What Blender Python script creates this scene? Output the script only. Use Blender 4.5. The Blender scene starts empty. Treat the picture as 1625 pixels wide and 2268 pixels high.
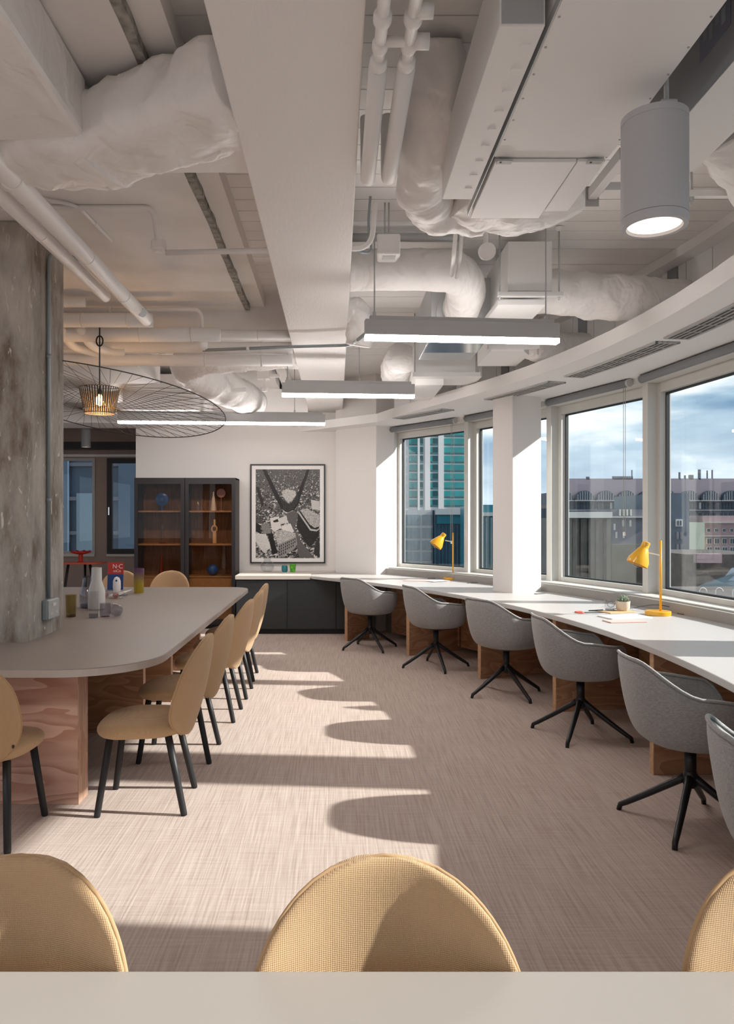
import bpy, bmesh, math, random
from mathutils import Vector, Matrix, noise
import numpy as np
R = math.radians
scene = bpy.context.scene
C = scene.collection
random.seed(7)

# ------------------------------------------------------------------ camera
EYE = 1.48
F_PX, CX_PX, CY_PX = 1670.0, 745.0, 1150.0
cam_d = bpy.data.cameras.new('camera')
cam = bpy.data.objects.new('camera', cam_d); C.objects.link(cam)
cam.location = (0, 0, EYE); cam.rotation_euler = (R(90), 0, 0)
cam_d.sensor_fit = 'VERTICAL'; cam_d.sensor_height = 36.0
cam_d.lens = F_PX / 2268.0 * 36.0
cam_d.shift_x = (1625 / 2 - CX_PX) / 2268.0
cam_d.shift_y = -(2268 / 2 - CY_PX) / 2268.0
cam_d.clip_start = 0.05; cam_d.clip_end = 2000
scene.camera = cam

def at(px, py, Y):
    """world point on the view line of a measured picture point, at depth Y"""
    return Vector(((px - CX_PX) / F_PX * Y, Y, EYE - (py - CY_PX) / F_PX * Y))

# ------------------------------------------------------------------ sky
world = bpy.data.worlds.new('sky'); scene.world = world
world.use_nodes = True
nt = world.node_tree; nt.nodes.clear()
N = nt.nodes.new; L = nt.links.new
out = N('ShaderNodeOutputWorld'); bg = N('ShaderNodeBackground')
tc = N('ShaderNodeTexCoord'); mp = N('ShaderNodeMapping')
mp.inputs['Scale'].default_value = (1.5, 1.5, 7.0)
mp.inputs['Location'].default_value = (0.35, 1.1, 0.2)
n1 = N('ShaderNodeTexNoise'); n1.inputs['Scale'].default_value = 1.9
n1.inputs['Detail'].default_value = 7; n1.inputs['Roughness'].default_value = .52
rp = N('ShaderNodeValToRGB')
rp.color_ramp.elements[0].position = .40; rp.color_ramp.elements[0].color = (.075, .20, .35, 1)
rp.color_ramp.elements[1].position = .60; rp.color_ramp.elements[1].color = (.86, .88, .90, 1)
e = rp.color_ramp.elements.new(.5); e.color = (.30, .43, .55, 1)
sep = N('ShaderNodeSeparateXYZ'); hz = N('ShaderNodeMapRange')
hz.inputs[1].default_value = .0; hz.inputs[2].default_value = .16
hz.inputs[3].default_value = .65; hz.inputs[4].default_value = 0.
mx = N('ShaderNodeMix'); mx.data_type = 'RGBA'
mx.inputs[7].default_value = (.80, .85, .90, 1)
L(tc.outputs['Generated'], mp.inputs[0]); L(mp.outputs[0], n1.inputs['Vector'])
L(n1.outputs[0], rp.inputs[0]); L(tc.outputs['Generated'], sep.inputs[0]); L(sep.outputs[2], hz.inputs[0])
L(hz.outputs[0], mx.inputs[0]); L(rp.outputs[0], mx.inputs[6]); L(mx.outputs[2], bg.inputs[0])
L(bg.outputs[0], out.inputs[0])
bg.inputs[1].default_value = 0.79

# ------------------------------------------------------------------ sun
sd = bpy.data.lights.new('sun', 'SUN'); sd.energy = 4.9; sd.angle = R(1.0); sd.color = (1.0, .95, .90)
sun = bpy.data.objects.new('sun', sd); C.objects.link(sun)
sun.location = (30, -3, 18)
sun.rotation_euler = Vector((-1, .08, -.575)).to_track_quat('-Z', 'Y').to_euler()

# ------------------------------------------------------------------ exposure
vs = scene.view_settings
vs.view_transform = 'Standard'; vs.look = 'None'; vs.gamma = 1.0; vs.use_curve_mapping = False
vs.exposure = 0.92
cy = scene.cycles
cy.use_adaptive_sampling = True; cy.adaptive_threshold = .02
cy.max_bounces = 8; cy.diffuse_bounces = 6; cy.glossy_bounces = 3; cy.transmission_bounces = 6
cy.transparent_max_bounces = 18; cy.sample_clamp_indirect = 6.0; cy.caustics_reflective = False; cy.caustics_refractive = False

# ------------------------------------------------------------------ materials
def _bsdf(m):
    return m.node_tree.nodes['Principled BSDF']
def mat(name, col, rough=.6, metal=0., var=0., vscale=8., bump=0., bscale=60., col2=None, stretch=(1, 1, 1), coat=0., emit=None, estr=0., trans=0., ior=1.45, detail=4., sheen=0.):
    m = bpy.data.materials.new(name); m.use_nodes = True
    t = m.node_tree; b = _bsdf(m)
    b.inputs['Base Color'].default_value = (*col, 1); b.inputs['Roughness'].default_value = rough
    b.inputs['Metallic'].default_value = metal; b.inputs['Coat Weight'].default_value = coat
    b.inputs['Transmission Weight'].default_value = trans; b.inputs['IOR'].default_value = ior
    b.inputs['Sheen Weight'].default_value = sheen
    if emit:
        b.inputs['Emission Color'].default_value = (*emit, 1); b.inputs['Emission Strength'].default_value = estr
    n = t.nodes.new; l = t.links.new
    if var or bump or col2:
        tcn = n('ShaderNodeTexCoord'); mpn = n('ShaderNodeMapping'); mpn.inputs['Scale'].default_value = stretch
        l(tcn.outputs['Object'], mpn.inputs[0])
    if var or col2:
        ns = n('ShaderNodeTexNoise'); ns.inputs['Scale'].default_value = vscale; ns.inputs['Detail'].default_value = detail
        l(mpn.outputs[0], ns.inputs['Vector'])
        r = n('ShaderNodeValToRGB')
        c2 = col2 or tuple(c * (1 - var) for c in col)
        r.color_ramp.elements[0].position = .35; r.color_ramp.elements[0].color = (*c2, 1)
        r.color_ramp.elements[1].position = .65; r.color_ramp.elements[1].color = (*col, 1)
        l(ns.outputs[0], r.inputs[0]); l(r.outputs[0], b.inputs['Base Color'])
    if bump:
        nb = n('ShaderNodeTexNoise'); nb.inputs['Scale'].default_value = bscale; nb.inputs['Detail'].default_value = 3
        l(mpn.outputs[0], nb.inputs['Vector'])
        bp = n('ShaderNodeBump'); bp.inputs['Strength'].default_value = bump; bp.inputs['Distance'].default_value = .01
        l(nb.outputs[0], bp.inputs['Height']); l(bp.outputs[0], b.inputs['Normal'])
    return m

def weave_mat(name, col, scale=900., amt=.5, rough=.9, dark=.78, slub=.25):
    """fabric with crossed threads"""
    m = mat(name, col, rough, sheen=.15); t = m.node_tree; b = _bsdf(m); n = t.nodes.new; l = t.links.new
    tcn = n('ShaderNodeTexCoord')
    w1 = n('ShaderNodeTexWave'); w1.bands_direction = 'X'; w1.inputs['Scale'].default_value = scale / 6.3; w1.inputs['Distortion'].default_value = 1.2
    w2 = n('ShaderNodeTexWave'); w2.bands_direction = 'Z'; w2.inputs['Scale'].default_value = scale / 6.3; w2.inputs['Distortion'].default_value = 1.2
    w3 = n('ShaderNodeTexNoise'); w3.inputs['Scale'].default_value = 60; w3.inputs['Detail'].default_value = 5
    mm = n('ShaderNodeMapping'); mm.inputs['Scale'].default_value = (1, 1, .25)
    l(tcn.outputs['Object'], w1.inputs[0]); l(tcn.outputs['Object'], w2.inputs[0]); l(tcn.outputs['Object'], mm.inputs[0]); l(mm.outputs[0], w3.inputs['Vector'])
    a = n('ShaderNodeMath'); a.operation = 'ADD'; l(w1.outputs['Fac'], a.inputs[0]); l(w2.outputs['Fac'], a.inputs[1])
    h = n('ShaderNodeMath'); h.operation = 'MULTIPLY'; h.inputs[1].default_value = .5; l(a.outputs[0], h.inputs[0])
    k = n('ShaderNodeMath'); k.operation = 'MULTIPLY_ADD'; k.inputs[1].default_value = slub * 2; l(w3.outputs[0], k.inputs[0]); l(h.outputs[0], k.inputs[2])
    r = n('ShaderNodeValToRGB'); r.color_ramp.elements[0].position = .3; r.color_ramp.elements[1].position = .95
    r.color_ramp.elements[0].color = (*[c * dark for c in col], 1); r.color_ramp.elements[1].color = (*col, 1)
    l(k.outputs[0], r.inputs[0]); l(r.outputs[0], b.inputs['Base Color'])
    bp = n('ShaderNodeBump'); bp.inputs['Strength'].default_value = amt; bp.inputs['Distance'].default_value = .002
    l(k.outputs[0], bp.inputs['Height']); l(bp.outputs[0], b.inputs['Normal'])
    return m

def wood_mat(name, c1, c2, scale=3., dist=6., axis='Z', stretch=(1, 1, 1), rough=.55, power=1.0):
    m = mat(name, c1, rough); t = m.node_tree; b = _bsdf(m); n = t.nodes.new; l = t.links.new
    tcn = n('ShaderNodeTexCoord'); mp_ = n('ShaderNodeMapping'); mp_.inputs['Scale'].default_value = stretch
    l(tcn.outputs['Object'], mp_.inputs[0])
    ns = n('ShaderNodeTexNoise'); ns.inputs['Scale'].default_value = scale; ns.inputs['Detail'].default_value = 2.5; ns.inputs['Distortion'].default_value = .4
    l(mp_.outputs[0], ns.inputs['Vector'])
    ml = n('ShaderNodeMath'); ml.operation = 'MULTIPLY'; ml.inputs[1].default_value = dist; l(ns.outputs[0], ml.inputs[0])
    fr = n('ShaderNodeMath'); fr.operation = 'FRACT'; l(ml.outputs[0], fr.inputs[0])
    pw = n('ShaderNodeMath'); pw.operation = 'POWER'; pw.inputs[1].default_value = power; l(fr.outputs[0], pw.inputs[0])
    n2 = n('ShaderNodeTexNoise'); n2.inputs['Scale'].default_value = 40; n2.inputs['Detail'].default_value = 4
    m2 = n('ShaderNodeMapping'); m2.inputs['Scale'].default_value = tuple(3 if s > 1.5 else .4 for s in stretch)
    l(tcn.outputs['Object'], m2.inputs[0]); l(m2.outputs[0], n2.inputs['Vector'])
    ad = n('ShaderNodeMath'); ad.operation = 'MULTIPLY_ADD'; ad.inputs[1].default_value = .35; l(n2.outputs[0], ad.inputs[0]); l(pw.outputs[0], ad.inputs[2])
    r = n('ShaderNodeValToRGB'); r.color_ramp.elements[0].position = .1; r.color_ramp.elements[1].position = 1.1
    r.color_ramp.elements[0].color = (*c1, 1); r.color_ramp.elements[1].color = (*c2, 1)
    l(ad.outputs[0], r.inputs[0]); l(r.outputs[0], b.inputs['Base Color'])
    return m

def glass_mat(name, tint=(.95, .97, .97), refl=.08, rough=0.0, fres=True):
    """thin pane: lets light straight through and mirrors a little"""
    m = bpy.data.materials.new(name); m.use_nodes = True; t = m.node_tree; t.nodes.clear(); n = t.nodes.new; l = t.links.new
    o = n('ShaderNodeOutputMaterial'); tr = n('ShaderNodeBsdfTransparent'); tr.inputs[0].default_value = (*tint, 1)
    g = n('ShaderNodeBsdfGlossy'); g.inputs['Roughness'].default_value = rough; g.inputs[0].default_value = (1, 1, 1, 1)
    mxs = n('ShaderNodeMixShader'); mxs.inputs[0].default_value = refl
    if fres:
        lw = n('ShaderNodeLayerWeight'); lw.inputs[0].default_value = .5
        p5 = n('ShaderNodeMath'); p5.operation = 'POWER'; p5.inputs[1].default_value = 4.0; l(lw.outputs['Facing'], p5.inputs[0])
        a = n('ShaderNodeMath'); a.operation = 'MULTIPLY_ADD'; a.inputs[1].default_value = .8; a.inputs[2].default_value = refl
        l(p5.outputs[0], a.inputs[0]); a.use_clamp = True; l(a.outputs[0], mxs.inputs[0])
    l(tr.outputs[0], mxs.inputs[1]); l(g.outputs[0], mxs.inputs[2]); l(mxs.outputs[0], o.inputs[0])
    return m

M = {}
M['white'] = mat('white_paint', (.87, .85, .835), .6, bump=.12, bscale=40)
M['beam'] = mat('painted_beam', (.87, .85, .835), .65, bump=.2, bscale=30, stretch=(2.2, .6, 1))
M['wall'] = mat('wall_plaster', (.76, .725, .70), .7, bump=.06, bscale=90)
M['slab'] = mat('painted_slab', (.86, .835, .82), .75, var=.08, vscale=3, bump=.5, bscale=7)
M['slab_edge'] = mat('chipped_slab_edge', (.42, .41, .38), .9, var=.5, vscale=25, bump=.8, bscale=60)
M['plank'] = mat('painted_plank', (.86, .845, .83), .7, bump=.15, bscale=20)
M['joint'] = mat('dark_joint', (.10, .10, .10), .9)
def wrap_mat():
    m = mat('duct_wrap_foil', (.88, .86, .845), .5); t = m.node_tree; b = _bsdf(m); n = t.nodes.new; l = t.links.new
    tcn = n('ShaderNodeTexCoord'); prev = None
    for sc, st, dist, typ in ((3.5, .9, .05, 'FBM'), (13, .55, .012, 'RIDGED_MULTIFRACTAL')):
        ns = n('ShaderNodeTexNoise'); ns.noise_type = typ; ns.inputs['Scale'].default_value = sc; ns.inputs['Detail'].default_value = 3; ns.inputs['Distortion'].default_value = .8
        l(tcn.outputs['Object'], ns.inputs['Vector'])
        bp = n('ShaderNodeBump'); bp.inputs['Strength'].default_value = st; bp.inputs['Distance'].default_value = dist
        l(ns.outputs[0], bp.inputs['Height'])
        if prev: l(prev.outputs[0], bp.inputs['Normal'])
        prev = bp
    l(prev.outputs[0], b.inputs['Normal']); return m
M['wrap'] = wrap_mat()
M['pipe'] = mat('pipe_paint', (.87, .85, .835), .45, bump=.1, bscale=30)
M['sheet'] = mat('white_sheet_metal', (.86, .85, .84), .45)
M['galv'] = mat('galvanised_steel', (.50, .52, .53), .4, .35)
M['conduit'] = mat('grey_conduit', (.33, .38, .41), .4, .4)
M['shadowbox'] = mat('shaded_unit_side', (.30, .31, .33), .6)  # dark grey holds the shadow on the box unit's sides; slots reuse it
M['alu'] = mat('satin_aluminium', (.46, .455, .44), .45, .25)
M['frame'] = mat('cream_window_frame', (.63, .615, .58), .45)
M['sill'] = mat('grey_sill', (.33, .31, .285), .6)
M['gasket'] = mat('black_gasket', (.03, .035, .04), .6)
M['blind'] = mat('grey_roller_blind', (.22, .225, .24), .7)
M['desk'] = mat('desk_laminate', (.50, .475, .455), .42)
M['table'] = mat('table_laminate', (.30, .262, .232), .42)
M['table_edge'] = mat('table_edge_band', (.50, .44, .395), .45)
M['dark_unit'] = mat('charcoal_cabinet', (.035, .04, .042), .5)
M['counter'] = mat('pale_counter', (.62, .56, .50), .45)
M['black'] = mat('black_metal', (.012, .012, .014), .42)
M['black_wood'] = mat('black_stained_leg', (.014, .014, .016), .5)
M['ochre'] = weave_mat('ochre_wool', (.54, .35, .19), 640, .5, dark=.84)
M['piping'] = mat('ochre_piping', (.46, .29, .15), .9)
M['greyfab'] = mat('grey_shell_fabric', (.37, .362, .355), .92, col2=(.275, .27, .266), vscale=200, stretch=(.35, .35, 1), bump=.25, bscale=300, sheen=.2)
M['seatpad'] = mat('dark_seat_lining', (.10, .105, .11), .9)
M['yellow'] = mat('yellow_lacquer', (.80, .40, .015), .32, coat=.4)
M['chrome'] = mat('chrome', (.8, .8, .8), .15, 1.)
M['ply'] = wood_mat('douglas_plywood', (.74, .49, .38), (.52, .275, .20), 1.5, 9., stretch=(.7, 1, 3.4), power=1.3)
M['ply_edge'] = wood_mat('plywood_edge', (.70, .46, .34), (.52, .31, .21), 2., 5, stretch=(1, 8, 1))
M['oakpanel'] = wood_mat('oak_panel', (.48, .27, .16), (.33, .17, .09), 1.6, 12., stretch=(.8, .8, 3.2), power=1.2)
M['oakedge'] = mat('oak_end_grain', (.60, .36, .21), .55, var=.2, vscale=40)
M['cabwood'] = wood_mat('cabinet_walnut', (.29, .145, .065), (.19, .09, .04), 2., 6., stretch=(4, 4, .5))
M['shelfwood'] = mat('oak_shelf', (.46, .25, .10), .5, var=.15, vscale=20)
M['cabblack'] = mat('cabinet_dark_frame', (.022, .018, .02), .45)
M['glass'] = glass_mat('window_glass', (.95, .975, .975), .022)
M['cabglass'] = glass_mat('smoked_cabinet_glass', (.84, .78, .73), .012)
M['clear'] = glass_mat('clear_glassware', (.86, .87, .88), .06)
M['smoke'] = glass_mat('smoky_glassware', (.62, .61, .66), .06)
M['milk'] = mat('milky_glass', (.66, .63, .60), .25, coat=.3)
M['led'] = mat('led_diffuser', (1, .95, .9), .5, emit=(1.0, .94, .90), estr=28.0)
M['led_spot'] = mat('spot_diffuser', (1, .92, .85), .5, emit=(1.0, .80, .66), estr=1.15)
M['lampbody'] = mat('lamp_grey', (.46, .46, .46), .45)
M['spotbody'] = mat('spot_grey_paint', (.56, .57, .60), .55, bump=.15, bscale=400)
M['bulb'] = mat('glowing_filament_bulb', (1, .8, .5), .3, emit=(1.0, .55, .16), estr=22)
M['slat'] = mat('pendant_slat', (.07, .06, .055), .5)
M['paper'] = mat('white_paper', (.85, .82, .80), .8)
M['red'] = mat('red_lacquer', (.55, .035, .02), .4)
M['orange'] = mat('orange_lacquer', (.62, .10, .035), .4)

# carpet: ribs along the room, crossed by a finer weave
def carpet():
    m = mat('woven_carpet', (.46, .37, .31), .92); t = m.node_tree; b = _bsdf(m); n = t.nodes.new; l = t.links.new
    tcn = n('ShaderNodeTexCoord')
    def stripes(sx, sy, sc, det):
        mm = n('ShaderNodeMapping'); mm.inputs['Scale'].default_value = (sx, sy, 1)
        ns = n('ShaderNodeTexNoise'); ns.inputs['Scale'].default_value = sc; ns.inputs['Detail'].default_value = det
        l(tcn.outputs['Object'], mm.inputs[0]); l(mm.outputs[0], ns.inputs['Vector']); return ns
    a = stripes(1, .025, 105, 2); c = stripes(.05, 1, 85, 2); d = stripes(1, 1, .9, 2)
    s1 = n('ShaderNodeMath'); s1.operation = 'MULTIPLY_ADD'; s1.inputs[1].default_value = .45
    l(c.outputs[0], s1.inputs[0]); l(a.outputs[0], s1.inputs[2])
    s2 = n('ShaderNodeMath'); s2.operation = 'MULTIPLY_ADD'; s2.inputs[1].default_value = .12
    l(d.outputs[0], s2.inputs[0]); l(s1.outputs[0], s2.inputs[2])
    r = n('ShaderNodeValToRGB'); e0, e1 = r.color_ramp.elements
    e0.position = .48; e0.color = (.365, .278, .236, 1); e1.position = 1.06; e1.color = (.525, .436, .385, 1)
    l(s2.outputs[0], r.inputs[0]); l(r.outputs[0], b.inputs['Base Color'])
    bp = n('ShaderNodeBump'); bp.inputs['Strength'].default_value = .35; bp.inputs['Distance'].default_value = .004
    l(s1.outputs[0], bp.inputs['Height']); l(bp.outputs[0], b.inputs['Normal'])
    return m
M['carpet'] = carpet()

def concrete():
    m = mat('raw_concrete', (.40, .36, .32), .85); t = m.node_tree; b = _bsdf(m); n = t.nodes.new; l = t.links.new
    tcn = n('ShaderNodeTexCoord')
    mm = n('ShaderNodeMapping'); mm.inputs['Scale'].default_value = (1, 1, .35); l(tcn.outputs['Object'], mm.inputs[0])
    n1 = n('ShaderNodeTexNoise'); n1.inputs['Scale'].default_value = 5; n1.inputs['Detail'].default_value = 8; n1.inputs['Roughness'].default_value = .65
    l(mm.outputs[0], n1.inputs['Vector'])
    r = n('ShaderNodeValToRGB'); e0, e1 = r.color_ramp.elements
    e0.position = .36; e0.color = (.19, .145, .11, 1); e1.position = .66; e1.color = (.52, .475, .42, 1)
    q = r.color_ramp.elements.new(.48); q.color = (.36, .325, .285, 1)
    l(n1.outputs[0], r.inputs[0])
    n2 = n('ShaderNodeTexNoise'); n2.inputs['Scale'].default_value = 26; n2.inputs['Detail'].default_value = 5; n2.inputs['Distortion'].default_value = 1.0
    l(mm.outputs[0], n2.inputs['Vector'])
    r2 = n('ShaderNodeValToRGB'); r2.color_ramp.elements[0].position = .64; r2.color_ramp.elements[1].position = .70
    l(n2.outputs[0], r2.inputs[0])
    mxn = n('ShaderNodeMix'); mxn.data_type = 'RGBA'; mxn.inputs[7].default_value = (.68, .64, .58, 1)
    l(r2.outputs[0], mxn.inputs[0]); l(r.outputs[0], mxn.inputs[6]); l(mxn.outputs[2], b.inputs['Base Color'])
    bp = n('ShaderNodeBump'); bp.inputs['Strength'].default_value = .5; bp.inputs['Distance'].default_value = .01
    l(n2.outputs[0], bp.inputs['Height']); l(bp.outputs[0], b.inputs['Normal'])
    return m
M['concrete'] = concrete()

# ------------------------------------------------------------------ mesh helpers
def newbm(): return bmesh.new()
def link(name, me, m, parent=None):
    o = bpy.data.objects.new(name, me); C.objects.link(o)
    if m is not None and not me.materials: me.materials.append(M[m] if isinstance(m, str) else m)
    if parent is not None: o.parent = parent
    return o
def obj(name, bm, m, parent=None, smooth=False, bevel=0., seg=2):
    me = bpy.data.meshes.new(name)
    bmesh.ops.remove_doubles(bm, verts=bm.verts, dist=1e-6)
    bmesh.ops.recalc_face_normals(bm, faces=bm.faces)
    bm.to_mesh(me); bm.free()
    if smooth:
        me.shade_smooth()
    o = link(name, me, m, parent)
    if bevel:
        md = o.modifiers.new('bevel', 'BEVEL'); md.width = bevel; md.segments = seg; md.limit_method = 'ANGLE'; md.angle_limit = R(40)
    return o
def box(bm, x0, x1, y0, y1, z0, z1):
    v = [bm.verts.new(p) for p in ((x0, y0, z0), (x1, y0, z0), (x1, y1, z0), (x0, y1, z0), (x0, y0, z1), (x1, y0, z1), (x1, y1, z1), (x0, y1, z1))]
    for f in ((0, 3, 2, 1), (4, 5, 6, 7), (0, 1, 5, 4), (1, 2, 6, 5), (2, 3, 7, 6), (3, 0, 4, 7)): bm.faces.new([v[i] for i in f])
    return bm
def bx(name, m, x0, x1, y0, y1, z0, z1, parent=None, bevel=0.):
    return obj(name, box(newbm(), x0, x1, y0, y1, z0, z1), m, parent, bevel=bevel)
def prism(bm, pts, z0, z1):
    a = [bm.verts.new((p[0], p[1], z0)) for p in pts]; b = [bm.verts.new((p[0], p[1], z1)) for p in pts]
    bm.faces.new(a[::-1]); bm.faces.new(b); n = len(pts)
    for i in range(n): bm.faces.new((a[i], a[(i + 1) % n], b[(i + 1) % n], b[i]))
    return bm
def spline(pts, n=10):
    """Catmull-Rom through the points"""
    P = [Vector(p) for p in pts]
    if len(P) < 3: return [P[0].lerp(P[1], i / n) for i in range(n + 1)]
    Q = [P[0] * 2 - P[1]] + P + [P[-1] * 2 - P[-2]]; o = []
    for i in range(1, len(Q) - 2):
        p0, p1, p2, p3 = Q[i - 1:i + 3]
        for k in range(n):
            t = k / n
            o.append(.5 * ((2 * p1) + (p2 - p0) * t + (2 * p0 - 5 * p1 + 4 * p2 - p3) * t * t + (3 * p1 - p0 - 3 * p2 + p3) * t ** 3))
    o.append(P[-1]); return o
def fillet(pts, r, n=6):
    """polyline with rounded corners"""
    P = [Vector(p) for p in pts]; o = [P[0]]
    for i in range(1, len(P) - 1):
        a, b, c = P[i - 1], P[i], P[i + 1]
        d1 = (a - b); d2 = (c - b); rr = min(r, d1.length * .49, d2.length * .49)
        s = b + d1.normalized() * rr; e_ = b + d2.normalized() * rr
        for k in range(n + 1):
            t = k / n; o.append((1 - t) ** 2 * s + 2 * t * (1 - t) * b + t * t * e_)
    o.append(P[-1]); return o
def sweep(bm, path, rad, n=16, wr=0., wscale=9., seed=0., ex=2.0, wh=None, cap=True, up=Vector((0, 0, 1))):
    """tube along a path; rad a number or a list; ex>2 squares the section; wh=(w,h) half sizes; wr wrinkle depth"""
    P = [Vector(p) for p in path]; m = len(P); rings = []
    side = None
    for i, p in enumerate(P):
        t = (P[min(i + 1, m - 1)] - P[max(i - 1, 0)])
        t = t.normalized() if t.length > 1e-9 else Vector((0, 1, 0))
        if side is None:
            side = t.cross(up)
            if side.length < .1: side = t.cross(Vector((1, 0, 0)))
            side.normalize()
        else:
            side = (side - t * side.dot(t)); side.normalize()
        v = side.cross(t).normalized()
        f = i / max(m - 1, 1)
        if wh: w, h = wh(f) if callable(wh) else wh
        else:
            w = h = (rad(f) if callable(rad) else (rad[i] if isinstance(rad, (list, tuple)) else rad))
        ring = []
        for k in range(n):
            a = 2 * math.pi * k / n; c, s = math.cos(a), math.sin(a)
            x = math.copysign(abs(c) ** (2 / ex), c) * w; y = math.copysign(abs(s) ** (2 / ex), s) * h
            q = p + side * x + v * y
            if wr:
                d = (q - p); dn = d.normalized() if d.length > 1e-6 else d
                q = q + dn * wr * (noise.noise(q * wscale + Vector((seed, seed * 2, 0))) + .5 * noise.noise(Vector((q.x * wscale * 3.1, q.y * wscale * 3.1, q.z * wscale + seed))))
            ring.append(bm.verts.new(q))
        rings.append(ring)
    for i in range(m - 1):
        for k in range(n):
            bm.faces.new((rings[i][k], rings[i][(k + 1) % n], rings[i + 1][(k + 1) % n], rings[i + 1][k]))
    if cap:
        bm.faces.new(rings[0][::-1]); bm.faces.new(rings[-1])
    return bm
def tube(name, m, pts, r, parent=None, n=10, fil=0.):
    p = fillet(pts, fil) if fil else pts
    return obj(name, sweep(newbm(), p, r, n), m, parent, smooth=True)
def lathe(bm, prof, n=24, c=(0, 0, 0), axis=None):
    """prof: list of (r,z)"""
    rings = []; c = Vector(c)
    q = Vector((0, 0, 1)).rotation_difference(Vector(axis)) if axis is not None else None
    for r, z in prof:
        ring = []
        for k in range(n if r > 1e-5 else 1):
            a = 2 * math.pi * k / n; p = Vector((r * math.cos(a), r * math.sin(a), z))
            if q: p = q @ p
            ring.append(bm.verts.new(c + p))
        rings.append(ring)
    for i in range(len(rings) - 1):
        A, B = rings[i], rings[i + 1]
        for k in range(n):
            j = (k + 1) % n
            if len(A) == 1 and len(B) == 1: continue
            if len(A) == 1: bm.faces.new((A[0], B[k], B[j]))
            elif len(B) == 1: bm.faces.new((A[k], A[j], B[0]))
            else: bm.faces.new((A[k], A[j], B[j], B[k]))
    return bm
def lth(name, m, prof, parent=None, n=24, c=(0, 0, 0), axis=None, smooth=True):
    o = obj(name, lathe(newbm(), prof, n, c, axis), m, parent, smooth=False)
    if smooth:
        o.data.polygons.foreach_set('use_smooth', [True] * len(o.data.polygons))
        md = o.modifiers.new('es', 'EDGE_SPLIT'); md.split_angle = R(38)
    return o
def tag(o, label=None, cat=None, group=None, kind=None):
    if label: o['label'] = label
    if cat: o['category'] = cat
    if group: o['group'] = group
    if kind: o['kind'] = kind
    return o
def empty(name, loc=(0, 0, 0), rz=0., label=None, cat=None, group=None, kind=None):
    o = bpy.data.objects.new(name, None); C.objects.link(o); o.empty_display_size = .1
    o.location = loc; o.rotation_euler = (0, 0, rz)
    return tag(o, label, cat, group, kind)
KIDS = {}
def kids(o): return [c for c in C.objects if c.parent is o]
def copy_tree(o, parent=None):
    c = o.copy(); C.objects.link(c)
    if parent is not None:
        c.parent = parent
    for ch in kids(o): copy_tree(ch, c)
    return c
def struct(o): o['kind'] = 'structure'; return o
RC = Vector((-6.2, 4.2, 0))            # centre of the curved facade
def pol(r, deg, z=0.):
    return Vector((RC.x + r * math.cos(R(deg)), RC.y + r * math.sin(R(deg)), z))
def arc(r, a0, a1, n):
    return [pol(r, a0 + (a1 - a0) * i / n) for i in range(n + 1)]
def text_mesh(body, size, depth=.0005):
    cu = bpy.data.curves.new('lettering', 'FONT'); cu.body = body; cu.size = size; cu.extrude = depth; cu.align_x = 'CENTER'
    o = bpy.data.objects.new('lettering', cu); C.objects.link(o)
    dg = bpy.context.evaluated_depsgraph_get(); me = bpy.data.meshes.new_from_object(o.evaluated_get(dg))
    bpy.data.objects.remove(o); me.materials.clear(); return me
# ================================================================== THE SETTING
A0, A1 = 40.9, -46.1                     # facade runs from the far pier round behind the camera
STEP = 8.7
VANG = [40.9, 32.2, 23.5, 14.7, -.1, -12.4, -24.8, -37., -46.1]
RF = 9.32                                # facade radius
WALL_Y = 10.6                            # far wall
BACK_Y, LEFT_X, FAR_Y = -2.75, -6.6, 12.6
outline = [pol(9.5, a) for a in VANG][::-1]
shell = [Vector((LEFT_X - .1, BACK_Y - .1, 0))] + [p for p in outline if p.y > BACK_Y] + [Vector((1.3, WALL_Y + .1, 0)), Vector((1.3, FAR_Y + .2, 0)), Vector((LEFT_X - .1, FAR_Y + .2, 0))]
struct(obj('floor', prism(newbm(), shell, -.12, 0), 'carpet'))
roof = obj('ceiling', prism(newbm(), shell, 3.425, 3.7), 'joint'); struct(roof)

# planks of the ceiling, right of the beam and in the slot left of it
me = bpy.data.meshes.new('plank'); b_ = box(newbm(), 0, 1, 0, .159, 0, .03); b_.to_mesh(me); b_.free(); me.materials.append(M['plank'])
y = BACK_Y
while y < WALL_Y - .1:
    if y > 1.2:
        o = link('plank', me, None, roof); o.location = (-.62, y, 3.40); o.scale = (.24, 1, 1)
    xe = RC.x + math.sqrt(9.4 ** 2 - (y + .08 - RC.y) ** 2)
    o = link('plank', me, None, roof); o.location = (.05, y, 3.40 + random.uniform(0, .002)); o.scale = (xe - .05, 1, 1)
    y += .1655

# painted concrete slabs left of the beam, with a broken edge and a steel flange beside it
def slab(x0, x1, y0, y1, z=3.25):
    bm = newbm(); n = max(2, int((y1 - y0) / .12)); v = []
    ed = [x1 + .012 * noise.noise(Vector((i * .37, z, 3))) for i in range(n + 1)]
    pts = [(x0, y0), *[(ed[i], y0 + (y1 - y0) * i / n) for i in range(n + 1)], (x0, y1)]
    prism(bm, pts, z, 3.425)
    return struct(obj('ceiling_slab', bm, 'slab'))
slab(LEFT_X, -.775, BACK_Y, 6.42); slab(LEFT_X, -.775, 7.0, FAR_Y)
bm = newbm(); pts = []
n = 90
for i in range(n + 1): pts.append((-.78, .8 + 5.6 * i / n))
for i in range(n, -1, -1): pts.append((-.735 + .016 * noise.noise(Vector((i * .31, 0, 9))), .8 + 5.6 * i / n))
struct(obj('trim_slab_edge', prism(bm, pts, 3.252, 3.4), 'slab_edge'))
struct(bx('trim_flange', 'plank', -.735, -.615, -1, 6.42, 3.29, 3.42))
struct(bx('trim_flange', 'plank', -.735, -.615, 7.0, WALL_Y, 3.29, 3.42))
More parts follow.
